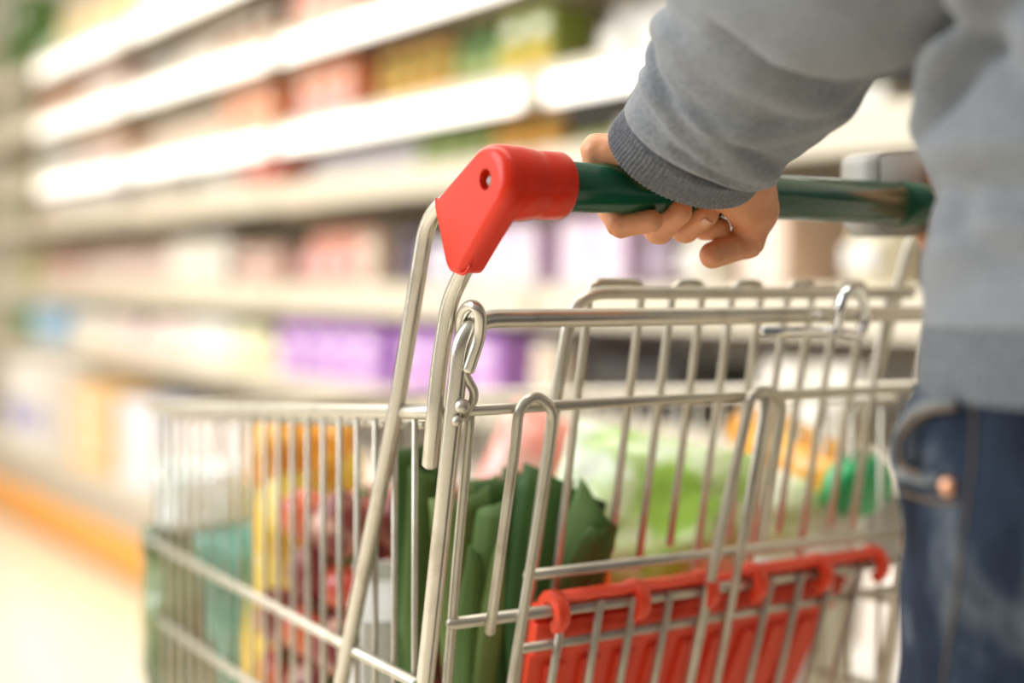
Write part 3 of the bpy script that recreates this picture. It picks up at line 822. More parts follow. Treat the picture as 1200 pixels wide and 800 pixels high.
def leek(x, y, zz, label, leaves, lean=(0, 0), foot=None):
    """a leek standing in the basket; leaves = (px, py, dz of the tip, base spread, widths, material...)"""
    base = Vector((foot[0], foot[1], ZC)) if foot else Vector((at_z(x, y, zz).x, at_z(x, y, zz).y, ZC))
    t = thing('leek', base, label, 'leek', None)
    top = at_z(x, y, zz)
    st = catmull([base, base.lerp(top, .35), base.lerp(top, .7), top], 6)
    V, F = tube(st, lambda k: .0175+.0035*k, 24); UV = [(i % 24/24, i/len(V)) for i in range(len(V))]
    mesh('stalk', V, F, LKW, t, uv=UV)
    rt_ = [tube([base+Vector((.004*math.cos(a), .004*math.sin(a), .004)), base+Vector((.011*math.cos(a), .011*math.sin(a), .001))], .0009, 6) for a in np.linspace(0, 6.28, 14)]
    V, F = join(rt_); mesh('roots', V, F, LKW, t)
    for px, py, dz, ww, fold, m, tw, cut in leaves:
        tip = at_z(px, py, zz+dz); mid = top.lerp(tip, .45)+Vector((0, 0, .004)); low = base.lerp(top, .45)
        leaf([low, top.lerp(low, .3), mid, tip], [.019, .022]+ww, [1.3, 1.0]+fold, SIDE, m, t, tw, cut)
    return t
leek(485, 830, 1.20, 'leek standing behind the left frame tube, dark leaves cut flat',
     [(483, 524, .0, [.019, .017], [.5, .25], LK1, .3, .3), (474, 545, .012, [.016, .014], [.4, .3], LK1, -.4, .2), (496, 552, -.008, [.015, .012], [.5, .4], LK2, .3, -.3), (512, 538, .02, [.02, .018], [.4, .2], LK1, .1, .1)])
leek(548, 850, 1.14, 'leek with peeling pale outer leaf, just right of the frame tube',
     [(548, 582, .025, [.026, .020], [.6, .4], LK2, .1, .5), (575, 592, .0, [.018, .013], [.5, .35], LK2, -.3, .5), (530, 585, .010, [.020, .019], [.6, .4], LK3, .3, -.1),
      (588, 628, -.016, [.016, .005], [.7, .6], LK3, -.5, .2), (558, 645, -.012, [.020, .006], [.6, .6], LK2, .3, -.6)])
leek(588, 850, 1.21, 'leek in the middle of the bunch behind the first hanger wire',
     [(588, 562, .0, [.024, .024], [.4, .2], LK1, .2, .1), (607, 552, .014, [.018, .016], [.5, .3], LK1, -.2, -.2), (565, 560, .016, [.018, .017], [.5, .3], LK3, .3, .1)])
leek(620, 850, 1.17, 'leek with broad leaves fanning right above the red seat board',
     [(664, 566, .012, [.034, .038], [.4, .2], LK1, .1, -.3), (700, 590, -.004, [.030, .022], [.5, .3], LK2, -.25, -.7), (640, 560, .020, [.028, .024], [.4, .2], LK1, .1, .0), (700, 620, -.012, [.022, .008], [.5, .4], LK2, .3, .2)])

def film(name, c1, c2, scale, lo=.42, hi=.58, c3=None):
    m = mat(name, c1, .22, coat=.5, var=(c2, scale, lo, hi), bump=(60, .5, .004))
    if c3:
        for n in m.node_tree.nodes:
            if n.type == 'VALTORGB': e = n.color_ramp.elements.new((lo+hi)/2); e.color = (*c3, 1)
    return m
def bag(name, c, size, rz, m, label, cat, tilt=0., roll_=0., crimp=.5, group=None, seam=True, sq=2.6):
    """puffy pack with crimped ends; size = width, thickness, height"""
    w_, d_, h_ = size; n, k_ = 28, 40; rings = []
    for i in range(n+1):
        v = i/n*2-1; e_ = (1-abs(v)**3.2)**.6 if abs(v) < 1 else 0
        R_ = []
        for j in range(k_):
            a = 2*PI*j/k_; ca, sa = math.cos(a), math.sin(a)
            x = w_/2*abs(ca)**(2/sq)*(1 if ca > 0 else -1)*(1-.10*(1-e_)); y = d_/2*abs(sa)**(1.2)*(1 if sa > 0 else -1)*max(e_, .03)
            p = Vector((x, y, v*h_/2)); nz = noise.noise(p*18+c*7)*.010+noise.noise(p*50+c*3)*.003
            R_.append(p+Vector((0, (1 if sa > 0 else -1)*abs(sa)*nz*e_*2, 0))+Vector((ca*nz*.4, 0, 0)))
        rings.append(R_)
    V, F = loft(rings)
    Rm = Matrix.Rotation(rz, 3, 'Z') @ Matrix.Rotation(roll_, 3, 'Y') @ Matrix.Rotation(tilt, 3, 'X')
    V = [Rm @ v+c for v in V]; zmin = min(v.z for v in V); base = Vector((c.x, c.y, zmin))
    o = mesh(name, V, F, m, origin=base); return tag(o, label, cat, group)
RZ = -yaw
SAL = film('salad_film', (.30, .52, .06), (.85, .90, .74), 11, .40, .56, (.60, .74, .36))
SAL2 = film('pale_salad_film', (.50, .66, .28), (.93, .93, .86), 9, .36, .54, (.78, .84, .60))
POT = film('paper_film', (.50, .36, .22), (.62, .48, .32), 6)
YEL = film('yellow_film', (.86, .56, .03), (.92, .70, .10), 12)
ORG = film('orange_film', (.90, .36, .02), (.93, .52, .05), 14)
TEAL = film('teal_film', (.02, .28, .19), (.10, .44, .33), 10)
OLV = film('leafy_green_film', (.07, .11, .03), (.20, .25, .09), 14)
PNK = film('pink_film', (.90, .32, .24), (.95, .70, .60), 10)
WHT = mat('white_carton', (.92, .91, .88), .35, coat=.2)
bag('potato_bag', Vector((.83, 1.085, ZC+.075)), (.19, .12, .15), 0, POT, 'brown bag lying under the salad bags behind the red board', 'potato bag')
c = at_z(765, 600, 1.31); bag('salad_bag', c+Vector((0, 0, -.01)), (.19, .085, .165), RZ, SAL, 'clear bag of lime green lettuce right beside the leeks', 'salad bag', -.3, .2)
c = at_z(905, 616, 1.42); bag('salad_bag', c, (.19, .07, .120), RZ, SAL2, 'pale bag of lettuce leaves leaning below the orange pack', 'salad bag', -.35, .1)
bag('flour_bag', Vector((.90, 1.24, ZC+.10)), (.18, .12, .20), RZ, WHT, 'white paper bag standing under the salmon pink pack', 'flour bag')
# orange pack with a green end
a = at_z(862, 493, 1.54); b = at_z(1016, 574, 1.38); mid = (a+b)/2; dirv = (b-a)
def sausage(name, a, b, r, m, label, cat, flat=.75, wob=.004):
    n = 26; rings = []; t = (b-a).normalized(); s_ = t.cross(Zu).normalized(); v_ = s_.cross(t)
    for i in range(n+1):
        f = i/n; e_ = max(.12, (1-abs(2*f-1)**4)**.5); p = a.lerp(b, f)
        rings.append([p+s_*(math.cos(2*PI*j/32)*r*e_+wob*noise.noise(Vector((f*8, j*.4, 1))))+v_*(math.sin(2*PI*j/32)*r*flat*e_+wob*noise.noise(Vector((f*8, j*.4, 5)))) for j in range(32)])
    V, F = loft(rings); zm = min(v.z for v in V); o = mesh(name, V, F, m, origin=Vector(((a+b)/2).to_tuple()[:2]+(zm,))); return tag(o, label, cat)
pk = sausage('cheese_pack', a, b, .038, ORG, 'long orange yellow pack with a green end lying on the pale lettuce', 'snack pack')
gv = sausage('tmp', b-(b-a)*.16, b+(b-a)*.03, .040, mat('green_film', (.02, .42, .14), .3, coat=.4), 'x', 'x', .78)
def as_part(o, name, parent):
    for k_ in ('label', 'category', 'group'):
        if k_ in o: del o[k_]
    o.name = name; off = o.location.copy(); LOC[o.name] = off; o.parent = parent; o.location = off-parent.location; return o
as_part(gv, 'pack_end', pk)
c = at_z(650, 560, 1.56); bag('ham_pack', c, (.16, .07, .13), RZ, PNK, 'salmon pink pack showing behind the leek leaves', 'meat pack', -.4, .45)
# white carton standing left of the leeks
mc_ = at_z(457, 640, 1.265); V, F = rbox(-.032, -.03, 0, .032, .03, .195, .002)
gx = [Vector((-.032, -.03, .195)), Vector((.032, -.03, .195)), Vector((.032, .03, .195)), Vector((-.032, .03, .195))]
V2 = gx+[Vector((-.032, -.002, .225)), Vector((.032, -.002, .225)), Vector((.032, .002, .225)), Vector((-.032, .002, .225)), Vector((-.032, -.002, .242)), Vector((.032, -.002, .242)), Vector((.032, .002, .242)), Vector((-.032, .002, .242))]
F2 = [(0, 1, 5, 4), (2, 3, 7, 6), (0, 4, 7, 3), (1, 2, 6, 5), (4, 5, 9, 8), (6, 7, 11, 10), (8, 9, 10, 11), (5, 6, 10, 9), (7, 4, 8, 11)]
V, F = join([(V, F), (V2, F2)]); Rm = Matrix.Rotation(RZ+.3, 3, 'Z'); bs = Vector((mc_.x, mc_.y, ZC))
o = mesh('milk_carton', [Rm @ v+bs for v in V], F, WHT, smooth=False, origin=bs); tag(o, 'white gable top carton standing left of the leeks', 'milk carton')
# yellow bag of pasta
c = at_z(352, 592, 1.56)
ps = bag('pasta_bag', Vector((c.x, c.y, ZC+.155)), (.115, .07, .31), RZ, YEL, 'tall yellow bag with an orange top beside the tomatoes', 'pasta bag', .05, .10)
V, F = rbox(-.034, -.0335, -.052, .030, -.028, .02, .004); Rm = Matrix.Rotation(RZ, 3, 'Z') @ Matrix.Rotation(.10, 3, 'Y')
cc_ = Vector((c.x, c.y, ZC+.235)); w_ = mesh('bag_window', [Rm @ v+cc_ for v in V], F, WHT, ps)
og = bag('tmp', Vector((c.x, c.y, ZC+.300)), (.118, .062, .085), RZ, ORG, 'x', 'x', 0, .10); as_part(og, 'bag_top', ps)
c = at_z(287, 660, 1.615); bag('frozen_bag', Vector((c.x, c.y, ZC+.105)), (.082, .05, .215), RZ, TEAL, 'teal green bag between the yellow bag and the leafy greens', 'frozen bag', .05, -.2)
c = at_z(222, 700, 1.645); bag('greens_bag', Vector((c.x+.005, c.y, ZC+.105)), (.12, .065, .21), RZ, OLV, 'dull green leafy bag in the front left corner of the basket', 'greens bag')
c = at_z(240, 570, 1.64); bag('cotton_bag', Vector((c.x+.005, c.y, ZC+.245)), (.12, .08, .09), RZ, film('white_film', (.86, .88, .84), (.70, .80, .70), 12), 'white pack lying on top of the dull green bag', 'white pack')
c = at_z(520, 660, 1.66); bag('greens_bag', Vector((c.x, c.y, ZC+.11)), (.14, .09, .22), RZ, film('cream_film', (.80, .74, .64), (.90, .86, .80), 9), 'cream pack standing far behind the leeks', 'cream pack')
# right side: blue and white pack, cream pack under it
c = at_z(1008, 716, 1.30); BW = film('blue_white_film', (.88, .88, .92), (.03, .10, .55), 9, .60, .64)
bag('detergent_pack', Vector((.955, 1.0, ZC+.155)), (.09, .06, .14), -.6, BW, 'white pack with a blue patch against the right basket wall', 'white pack')
bag('biscuit_pack', Vector((.955, 1.0, ZC+.045)), (.10, .08, .09), -.6, film('peach_film', (.9, .45, .28), (.95, .85, .7), 12), 'peach and cream pack under the white and blue pack', 'biscuit pack')
# a heap of tomatoes and red onions
TOM = mat('tomato_skin', (.50, .06, .03), .3, coat=.2, var=((.80, .20, .06), 12, .5, .7)); ONI = mat('onion_skin', (.22, .04, .035), .35, var=((.66, .40, .30), 30, .5, .68)); STM = mat('green_stem', (.06, .2, .03), .6)
def veg(kind):
    r = .031; rings = []
    for i in range(15):
        v = PI*(i+.35)/15; R_ = []
        for j in range(24):
            a_ = 2*PI*j/24; q = r*math.sin(v)*(1+.03*math.cos(5*a_) if kind == 'tomato' else 1)
            zz = -r*math.cos(v)*(.82 if kind == 'tomato' else .95); zz += (.018*(max(0, v-2.5))) if kind == 'onion' else -.012*max(0, v-2.3)
            R_.append(Vector((q*math.cos(a_), q*math.sin(a_), zz)))
        rings.append(R_)
    return loft(rings)
protos = {}
for kind, m_ in (('tomato', TOM), ('onion', ONI)):
    V, F = veg(kind); o = mesh('red_onion' if kind == 'onion' else 'tomato', V, F, m_, origin=Vector())
    bits = [tube([(0, 0, .018), (0, 0, .030)], .0022, 8)] if kind == 'tomato' else [tube([(0, 0, .024), (.003, .002, .045)], lambda k: .006-.004*k, 8)]
    if kind == 'tomato': bits += [tube([(0, 0, .022), (.016*math.cos(a_), .016*math.sin(a_), .0235)], lambda k: .0024-.0018*k, 6) for a_ in np.linspace(0, 5.03, 5)]
    V, F = join(bits); mesh('stem', V, F, STM if kind == 'tomato' else m_, o); protos[kind] = o
spots = []
px_rows = [(.052*i, 0) for i in range(5)]
o0 = Vector((.652, 1.20, ZC+.030))
for lv in range(5):
    for i in range(3):
        for j in range(3 if lv < 3 else 2):
            spots.append(o0+Vector((-.045+.066*i+(.006 if lv % 2 else -.005)+random.uniform(-.003, .003), .0+.069*j+(.006 if lv % 2 else 0), .0575*lv)))
first = {'tomato': True, 'onion': True}
for n_, p in enumerate(spots):
    kind = 'onion' if (n_*7) % 5 < 2 else 'tomato'
    src = protos[kind]
    if first[kind]: o = src; first[kind] = False
    else:
        o = src.copy(); C.objects.link(o)
        for ch_ in src.children: q = ch_.copy(); q.parent = o; C.objects.link(q)
    o.location = p; o.rotation_euler = (random.uniform(-.7, .7), random.uniform(-.7, .7), random.uniform(0, 6))
    if kind == 'tomato': tag(o, 'red tomato in the heap seen through the left basket wires', 'tomato', 'tomatoes heaped in the cart')
    else: tag(o, 'dark red onion among the tomatoes in the cart', 'onion', 'red onions heaped in the cart')
# carrot tip poking up between the leeks and the red board
cp_ = [Vector((at_z(706, 662, 1.22).x, at_z(706, 662, 1.22).y, ZC+.012)), at_z(702, 690, 1.22), at_z(696, 644, 1.22)]
V, F = tube(catmull(cp_, 6), lambda k: .016-.010*k, 18); o = mesh('carrot', V, F, mat('carrot_skin', (.90, .28, .05), .5, bump=(90, .4, .001)), origin=cp_[0]); tag(o, 'orange carrot poking up right of the leeks', 'carrot')

# ------------------------------------------------------------------ the aisle
def struct(name, V, F, m, smooth=False):
    o = mesh(name, V, F, m, smooth=smooth); o['kind'] = 'structure'; return o
FLOORM = mat('polished_floor', (.86, .78, .62), .16, coat=.2, var=((.84, .75, .60), 1.5, .4, .6))
V, F = rbox(-3.2, -2.2, -.05, 4.2, 11, 0, 0); struct('floor', V, F, FLOORM)
SHELF = mat('cream_shelf_metal', (.66, .60, .48), .4); RAIL = mat('price_rail', (.74, .67, .54), .3)
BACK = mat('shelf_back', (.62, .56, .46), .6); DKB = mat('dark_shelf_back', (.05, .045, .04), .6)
STRIP = mat('light_strip', (1, 1, 1), .4, emit=((1, .93, .80), 1.5))
KICK = mat('orange_bumper', (.85, .36, .05), .4); KG = mat('grey_kick_panel', (.48, .42, .34), .45)
YB = [6.50, 5.28, 3.91, 2.54, 1.17]
BAYN = ['far left full bay', 'second full bay from left', 'bay behind the red cap', 'bay behind the hand']
LEV = {7: 1.91, 6: 1.66, 5: 1.40, 4: 1.225, 3: .935, 2: .685, 1: .30}
ORD = {7: 'top shelf', 6: 'second shelf down', 5: 'third shelf down', 4: 'fourth shelf down', 3: 'fifth shelf down', 2: 'sixth shelf down', 1: 'bottom deck'}
FRONT = {7: 1.75, 6: 1.75, 5: 1.75, 4: 1.74, 3: 1.74, 2: 1.64, 1: 1.45}
SLABEL = ['cream metal shelving bay, farthest of the full ones at left', 'cream metal shelving bay, second from the left', 'cream metal shelving bay behind the red cap of the cart', 'cream metal shelving bay behind the hand, dark under its lit shelf']
def shelf_bay(y0, y1, label, dark=False, lev=LEV, lamps=True):
    t = thing('shelf_unit', (1.85, (y0+y1)/2, 0), label, 'shelving', 'bays of the supermarket shelving')
    V, F = rbox(2.20, y0, .02, 2.215, y1, 2.34, .002); mesh('back_panel', V, F, BACK, t, smooth=False)
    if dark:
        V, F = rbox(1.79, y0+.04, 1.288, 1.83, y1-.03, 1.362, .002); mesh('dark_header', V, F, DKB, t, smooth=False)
    for y in (y0+.012, y1-.012):
        V, F = rbox(2.16, y-.012, 0, 2.20, y+.012, 2.36, .002); mesh('upright', V, F, SHELF, t, smooth=False)
    for l, z in lev.items():
        f_ = FRONT[l]
        V, F = rbox(f_, y0+.004, z-.028, 2.198, y1-.004, z, .003); sh = mesh('shelf_board', V, F, SHELF, t, smooth=False)
        for yb in (y0+.03, y1-.03):
            V, F = rbox(f_+.03, yb-.006, z-.07, 2.19, yb+.006, z-.026, .002); mesh('bracket', V, F, SHELF, sh, smooth=False)
        if l >= 2:
            hgt = {7: .075, 6: .078, 5: .078, 4: .075, 3: .085, 2: .05}[l]
            lit = l >= 5 and lamps
            V, F = rbox(f_-.018, y0+.012, z+.018-hgt, f_-.002, y1-.012, z+.018, .003); r_ = mesh('price_rail', V, F, RAIL, sh, smooth=False)
            if lit:
                V, F = rbox(f_-.030, y0+.055, z+.012-hgt, f_-.018, y1-.055, z+.066-hgt, .004); mesh('light_strip', V, F, STRIP, sh)
    V, F = rbox(1.452, y0, .15, 1.49, y1, .272, .003); kk = mesh('kick_panel', V, F, KG, t, smooth=False)
    V, F = rbox(1.440, y0, .02, 1.475, y1, .15, .012, 3); mesh('bumper', V, F, KICK, kk)
    V, F = rbox(1.49, y0+.01, .0, 2.2, y1-.01, .03, .002); mesh('plinth', V, F, KG, t, smooth=False)
    return t
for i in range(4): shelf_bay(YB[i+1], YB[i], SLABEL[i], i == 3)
shelf_bay(6.60, 8.05, 'unlit shelving bay with dark green packs at the extreme left edge', lamps=False)
V, F = rbox(2.24, -2.2, 0, 2.34, 11, 3.4, 0); struct('wall_right', V, F, mat('wall_paint', (.70, .64, .54), .8))
V, F = rbox(-3.2, 10.9, 0, 2.24, 11, 3.4, 0); struct('wall_far', V, F, mat('wall_paint', (.70, .64, .54), .8))

def cm(col, rough=.4):
    return mat('pack_%02x%02x%02x' % tuple(int(max(0, min(1, c))*255) for c in col), col, rough, coat=.15)
PCACHE = {}
def pack(kind, w_, h_, c1, c2):
    key = (kind, round(w_, 3), round(h_, 3), c1, c2)
    if key in PCACHE: return PCACHE[key]
    A_, B_, W_ = cm(c1), cm(c2), cm((.88, .86, .82)); parts = []; mi = []
    def add(vf, k): parts.append(vf); mi.extend([k]*len(vf[1]))
    d_ = min(.20, w_*1.3)
    lath = lambda prof, n=20: loft([[Vector((math.cos(2*PI*k/n)*r, math.sin(2*PI*k/n)*r, z)) for k in range(n)] for r, z in prof])
    if kind == 'carton':
        add(rbox(-d_/2, -w_/2, 0, d_/2, w_/2, h_, .003), 0)
        add(rbox(-d_/2-.0012, -w_*.40, h_*.18, -d_/2+.004, w_*.40, h_*.52, .001), 1)
        add(rbox(-d_/2-.0012, -w_*.30, h_*.66, -d_/2+.004, w_*.30, h_*.82, .001), 2)
    elif kind == 'bottle':
        r = w_/2
        add(lath([(r*.9, 0), (r, .006), (r, h_*.18)]), 0); add(lath([(r*1.01, h_*.18), (r*1.01, h_*.52)]), 1)
        add(lath([(r, h_*.52), (r, h_*.60), (r*.75, h_*.72), (r*.36, h_*.84), (r*.34, h_*.90)]), 0); add(lath([(r*.42, h_*.88), (r*.42, h_*.99), (r*.36, h_)]), 1)
    elif kind == 'jar':
        r = w_/2
        add(lath([(r*.9, 0), (r, .006), (r, h_*.2)]), 0); add(lath([(r*1.01, h_*.2), (r*1.01, h_*.62)]), 1)
        add(lath([(r, h_*.62), (r, h_*.7), (r*.86, h_*.8)]), 0); add(lath([(r*.92, h_*.79), (r*.94, h_*.82), (r*.94, h_*.98), (r*.86, h_)]), 1)
    elif kind == 'pouch':
        rings = []; n = 12
        for i in range(n+1):
            v = i/n; e_ = max(.06, math.sin(PI*min(1, v*.62+.38))**.7) if v > .2 else .8+.2*v/.2
            rings.append([Vector((math.sin(2*PI*k/20)*d_*.36*e_, math.cos(2*PI*k/20)*w_/2*(1-.06*(1-e_)), v*h_)) for k in range(20)])
        add(loft(rings), 0); add(rbox(-d_*.37, -w_*.30, h_*.25, -d_*.30, w_*.30, h_*.55, .004), 1)
    else:   # tray: open crate with rounded pieces
        add(rbox(-d_/2, -w_/2, 0, d_/2, w_/2, .012, .003), 0)
        for s_ in (-1, 1):
            add(rbox(s_*d_/2-.005, -w_/2, 0, s_*d_/2+.005, w_/2, h_, .003), 0); add(rbox(-d_/2, s_*w_/2-.005, 0, d_/2, s_*w_/2+.005, h_, .003), 0)
        for k in range(3): add(rbox(-d_*.4, -w_*.45+k*w_*.3, .012, d_*.4, -w_*.45+k*w_*.3+w_*.27, h_*.86, .01), 1)
    V, F = join(parts); me = bpy.data.meshes.new(kind); me.from_pydata([tuple(v) for v in V], [], F)
    for q in (A_, B_, W_): me.materials.append(q)
    me.polygons.foreach_set('material_index', mi); me.polygons.foreach_set('use_smooth', [kind in ('bottle', 'jar', 'pouch')]*len(F)); me.update()
    PCACHE[key] = me; return me
LASTY = {}
def row(l, x0, x1, kind, w_, h_, c1, c2, desc, gap=.006):
    f_ = FRONT[l]+.035; y_a = at_t(x0, 331, f_).y; y_b = at_t(x1, 331, f_).y       # far, near
    d_ = min(.20, w_*1.3); y_a = min(y_a, LASTY.get(l, 99)-.004) if x0 > 34 else y_a; y = y_a-w_/2
    while y-w_/2 > y_b-.02:
        b_ = 0
        while b_ < 3 and y < YB[b_+1]: b_ += 1
        edge = [e for e in YB if abs(y-e) < w_/2+.006]
        if edge: y -= .02; continue
        where = BAYN[b_] if y < 6.5 else 'bay at the extreme left edge'
        lab = f'{desc}, {ORD[l]}, {where}'
        o = link({'carton': 'food_carton', 'bottle': 'bottle', 'jar': 'jar', 'pouch': 'food_pouch', 'tray': 'food_tray'}[kind], pack(kind, w_, h_, c1, c2))
        o.location = (f_+d_/2+random.uniform(0, .012), y, LEV[l]+.0005)
        o.rotation_euler = (0, 0, random.uniform(-.05, .05) if kind != 'carton' else random.uniform(-.02, .02))
        tag(o, lab, {'carton': 'carton', 'bottle': 'bottle', 'jar': 'jar', 'pouch': 'pouch', 'tray': 'tray'}[kind], f'{desc} row, {ORD[l]}')
        LASTY[l] = y-w_/2 if x0 > 34 else LASTY.get(l, 99)
        y -= w_+gap
WH = (.88, .85, .80); CR = (.86, .76, .60); 
R = row
# top shelf
R(7, 38, 72, 'pouch', .12, .16, (.45, .68, .42), CR, 'pale green pouch'); R(7, 72, 150, 'carton', .13, .19, (.90, .66, .30), (.92, .82, .5), 'yellow orange carton'); R(7, 150, 262, 'jar', .10, .16, (.88, .66, .48), WH, 'peach jar')
# second
R(6, 38, 95, 'jar', .10, .15, (.48, .20, .13), (.8, .5, .35), 'red brown jar'); R(6, 97, 148, 'carton', .12, .15, (.78, .56, .52), WH, 'dusty pink carton')
R(6, 152, 198, 'jar', .11, .15, (.26, .23, .20), (.5, .48, .44), 'dark grey jar'); R(6, 198, 252, 'pouch', .12, .16, (.86, .74, .68), WH, 'pinkish white pouch')
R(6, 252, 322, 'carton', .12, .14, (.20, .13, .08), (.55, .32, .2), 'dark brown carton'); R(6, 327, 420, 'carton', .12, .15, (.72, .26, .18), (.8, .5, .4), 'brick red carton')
# third
R(5, 38, 88, 'jar', .10, .15, (.60, .56, .54), WH, 'grey jar'); R(5, 90, 150, 'carton', .11, .16, (.82, .56, .40), (.60, .55, .68), 'tan carton'); R(5, 152, 262, 'pouch', .12, .16, (.88, .78, .66), (.86, .66, .55), 'cream pouch')
R(5, 262, 326, 'carton', .12, .165, (.80, .30, .14), (.86, .5, .36), 'orange red carton'); R(5, 328, 430, 'carton', .12, .165, (.80, .27, .13), (.70, .44, .48), 'orange red carton with mauve panel')
R(5, 432, 520, 'jar', .085, .155, (.13, .21, .05), (.66, .36, .06), 'olive green jar with orange label'); R(5, 520, 585, 'bottle', .08, .18, (.12, .26, .09), (.36, .42, .14), 'leaf green bottle'); R(5, 585, 680, 'carton', .095, .165, (.24, .28, .05), (.62, .42, .06), 'yellow green carton')
R(5, 680, 790, 'pouch', .12, .15, (.66, .63, .60), WH, 'light grey pouch'); 
# fourth
R(4, 36, 52, 'bottle', .09, .10, (.80, .20, .10), (.85, .5, .4), 'red bottle'); R(4, 52, 148, 'carton', .12, .10, (.80, .74, .78), WH, 'lilac white carton'); R(4, 153, 216, 'carton', .11, .10, (.58, .52, .47), (.7, .64, .6), 'taupe carton'); R(4, 218, 272, 'jar', .12, .11, WH, WH, 'white jar')
R(4, 283, 350, 'carton', .12, .105, (.84, .17, .12), (.9, .4, .34), 'bright red carton'); R(4, 352, 470, 'pouch', .12, .105, (.82, .81, .86), (.78, .70, .80), 'white lavender pouch'); R(4, 472, 560, 'jar', .085, .10, (.15, .25, .07), (.34, .40, .14), 'green jar'); R(4, 560, 636, 'jar', .085, .10, (.18, .26, .06), (.80, .34, .05), 'green jar with orange label')
R(4, 645, 720, 'pouch', .10, .058, (.60, .64, .20), (.86, .82, .44), 'yellow green pouch'); R(4, 720, 900, 'carton', .13, .058, (.82, .74, .62), WH, 'cream carton'); R(4, 900, 1085, 'carton', .13, .058, (.86, .80, .70), (.6, .68, .86), 'cream carton with pale blue panel')
# fifth
R(3, 38, 82, 'pouch', .12, .15, (.78, .48, .42), CR, 'rose pouch'); R(3, 84, 190, 'pouch', .12, .16, (.80, .60, .54), (.86, .78, .7), 'rosy beige pouch'); R(3, 190, 262, 'jar', .10, .17, (.84, .76, .62), WH, 'cream jar')
R(3, 255, 275, 'jar', .11, .14, (.05, .035, .025), (.14, .08, .05), 'black brown jar added for a shadow gap'); R(3, 277, 322, 'carton', .10, .13, (.50, .30, .24), (.82, .58, .5), 'brown rose carton'); R(3, 328, 420, 'pouch', .13, .17, (.88, .42, .32), (.90, .60, .62), 'salmon pouch'); R(3, 420, 455, 'carton', .10, .15, (.56, .40, .30), (.8, .66, .56), 'brown beige carton'); R(3, 457, 480, 'jar', .08, .15, (.035, .03, .04), (.14, .12, .2), 'black jar added for a shadow gap')  # the two black jars are added to stand in for shadow gaps
R(3, 482, 560, 'jar', .09, .12, (.52, .46, .66), (.86, .8, .86), 'blue lilac jar'); R(3, 560, 636, 'carton', .11, .15, (.76, .58, .78), WH, 'lilac carton'); R(3, 646, 738, 'carton', .11, .155, (.76, .56, .76), (.88, .80, .86), 'pink lilac carton'); R(3, 740, 768, 'jar', .08, .13, (.30, .22, .30), (.5, .4, .5), 'dark plum jar')
R(3, 770, 862, 'pouch', .12, .16, (.88, .80, .66), WH, 'cream pouch'); R(3, 862, 960, 'carton', .12, .15, (.92, .68, .54), (.92, .80, .7), 'peach carton'); R(3, 960, 1085, 'pouch', .13, .16, (.90, .80, .56), WH, 'pale yellow pouch')
# sixth
R(2, 36, 74, 'carton', .17, .155, (.36, .60, .86), (.5, .7, .9), 'light blue carton'); R(2, 76, 112, 'jar', .10, .13, (.78, .62, .42), WH, 'tan jar'); R(2, 112, 148, 'pouch', .12, .14, (.88, .72, .68), WH, 'pinkish white pouch'); R(2, 152, 205, 'pouch', .13, .14, (.86, .70, .66), WH, 'blush pouch')
R(2, 206, 250, 'jar', .11, .14, (.88, .84, .76), WH, 'off white jar'); R(2, 250, 322, 'pouch', .12, .13, (.84, .80, .52), (.90, .88, .78), 'pale yellow green pouch')
R(2, 327, 465, 'carton', .145, .15, (.48, .22, .66), (.74, .50, .78), 'purple carton'); R(2, 465, 600, 'carton', .145, .15, (.50, .24, .68), (.78, .48, .74), 'purple carton with pink panel'); R(2, 600, 636, 'jar', .10, .14, (.80, .56, .42), CR, 'peach brown jar')
R(2, 690, 850, 'tray', .26, .12, (.05, .045, .045), (.10, .09, .09), 'black tray'); R(2, 646, 690, 'pouch', .11, .13, (.80, .64, .60), WH, 'pale rose pouch'); R(2, 852, 970, 'pouch', .12, .14, (.88, .82, .72), WH, 'cream white pouch'); R(2, 972, 1085, 'tray', .22, .10, (.05, .05, .045), (.34, .2, .14), 'low black tray')
# bottom deck
R(1, 2, 78, 'carton', .30, .33, (.90, .86, .82), (.40, .40, .70), 'big white carton with blue violet band'); R(1, 80, 132, 'carton', .20, .29, (.88, .56, .24), (.9, .72, .5), 'orange carton'); R(1, 134, 176, 'carton', .17, .27, (.72, .76, .86), WH, 'pale blue white carton')
R(1, 178, 300, 'pouch', .17, .26, (.86, .72, .68), WH, 'pinkish white pouch'); R(1, 300, 460, 'pouch', .18, .24, (.84, .72, .58), (.9, .84, .76), 'beige pouch'); R(1, 462, 640, 'carton', .17, .25, (.84, .74, .68), (.86, .6, .56), 'pinkish beige carton')
R(1, 645, 800, 'pouch', .18, .24, (.82, .76, .68), WH, 'off white pouch'); R(1, 800, 960, 'carton', .17, .24, (.82, .80, .66), (.70, .74, .46), 'cream carton with green panel'); R(1, 960, 1085, 'pouch', .18, .25, (.84, .74, .66), WH, 'pale blush pouch')
# the bay at the extreme left edge
R(7, 2, 33, 'carton', .20, .42, (.07, .15, .03), (.12, .2, .05), 'tall dark green carton'); R(6, 2, 33, 'carton', .22, .18, (.50, .50, .36), CR, 'khaki carton'); R(5, 2, 33, 'pouch', .2, .16, (.40, .42, .16), CR, 'olive pouch'); R(4, 2, 33, 'carton', .2, .10, (.38, .5, .18), CR, 'mid green carton'); R(3, 2, 33, 'pouch', .2, .16, (.60, .60, .22), CR, 'mustard green pouch'); R(2, 2, 33, 'carton', .16, .14, (.05, .30, .12), (.80, .36, .14), 'green carton with orange panel')
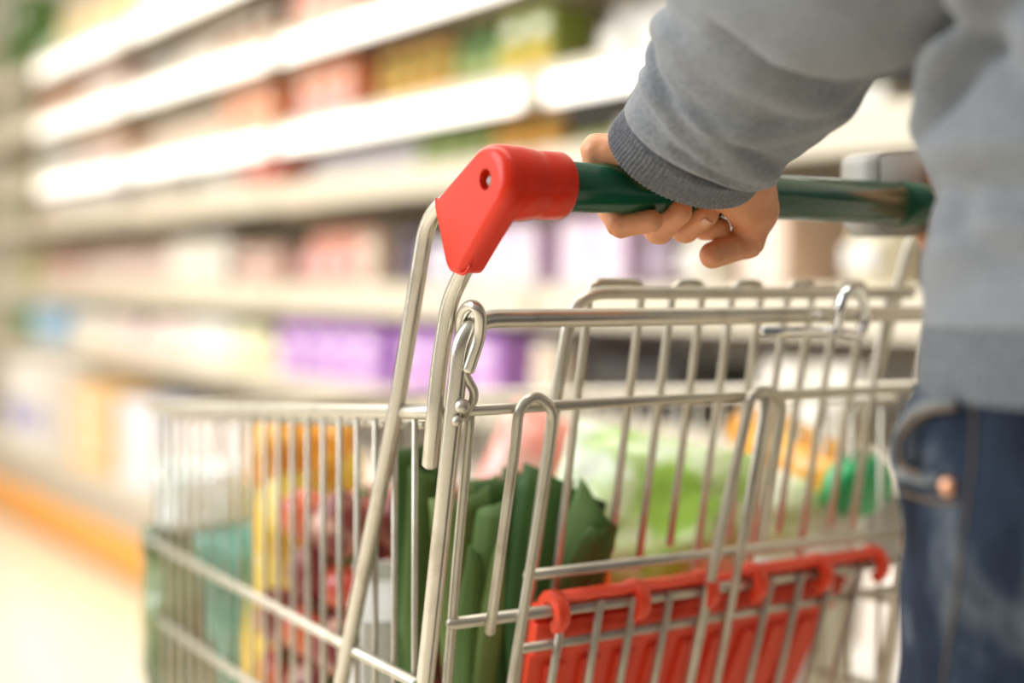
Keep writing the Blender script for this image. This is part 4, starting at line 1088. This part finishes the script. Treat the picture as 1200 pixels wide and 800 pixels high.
# ------------------------------------------------------------------ light
w = bpy.data.worlds.new('store_light'); S.world = w; w.use_nodes = True
nt = w.node_tree; bg = nt.nodes['Background']
tc = nt.nodes.new('ShaderNodeTexCoord'); sx = nt.nodes.new('ShaderNodeSeparateXYZ'); rp_ = nt.nodes.new('ShaderNodeValToRGB')
mr = nt.nodes.new('ShaderNodeMapRange'); mr.inputs[1].default_value = -1; mr.inputs[2].default_value = 1
nt.links.new(tc.outputs['Generated'], sx.inputs[0]); nt.links.new(sx.outputs['Z'], mr.inputs[0]); nt.links.new(mr.outputs[0], rp_.inputs['Fac'])
e = rp_.color_ramp.elements; e[0].position = .40; e[0].color = (.20, .17, .13, 1); e[1].position = .85; e[1].color = (1, .97, .92, 1)
x = e.new(.55); x.color = (.42, .38, .33, 1)
nt.links.new(rp_.outputs['Color'], bg.inputs['Color']); bg.inputs['Strength'].default_value = .5
my = nt.nodes.new('ShaderNodeMapRange'); my.inputs[1].default_value = -1; my.inputs[2].default_value = 1; my.inputs[3].default_value = .34; my.inputs[4].default_value = 1.0
nt.links.new(sx.outputs['Y'], my.inputs[0]); nt.links.new(my.outputs[0], bg.inputs['Strength'])
def area(name, loc, aim, sx_, sy_, power, col=(1, 1, 1)):
    l = bpy.data.lights.new(name, 'AREA'); l.shape = 'RECTANGLE'; l.size = sx_; l.size_y = sy_; l.energy = power; l.color = col
    o = bpy.data.objects.new(name, l); C.objects.link(o); o.location = loc
    o.rotation_euler = (Vector(aim)-Vector(loc)).to_track_quat('-Z', 'Y').to_euler(); return o
area('aisle_ceiling_lamp', (.4, 4.6, 3.1), (.4, 4.6, 0), .6, 9.0, 100, (1, .93, .82))
area('left_aisle_lamp', (-1.9, 2.2, 2.2), (.6, .7, 1.0), 2.0, 2.4, 95, (.86, .94, 1.0))
area('shelf_wash_fill', (.5, 4.4, 2.9), (2.1, 4.6, .9), .5, 9.0, 85, (1, .92, .80))  # unseen fill light, added to brighten the shelf fronts
S.view_settings.view_transform = 'Standard'; S.view_settings.look = 'None'
S.view_settings.gamma = 1; S.view_settings.use_curve_mapping = False; S.view_settings.exposure = .17
S.cycles.max_bounces = 6
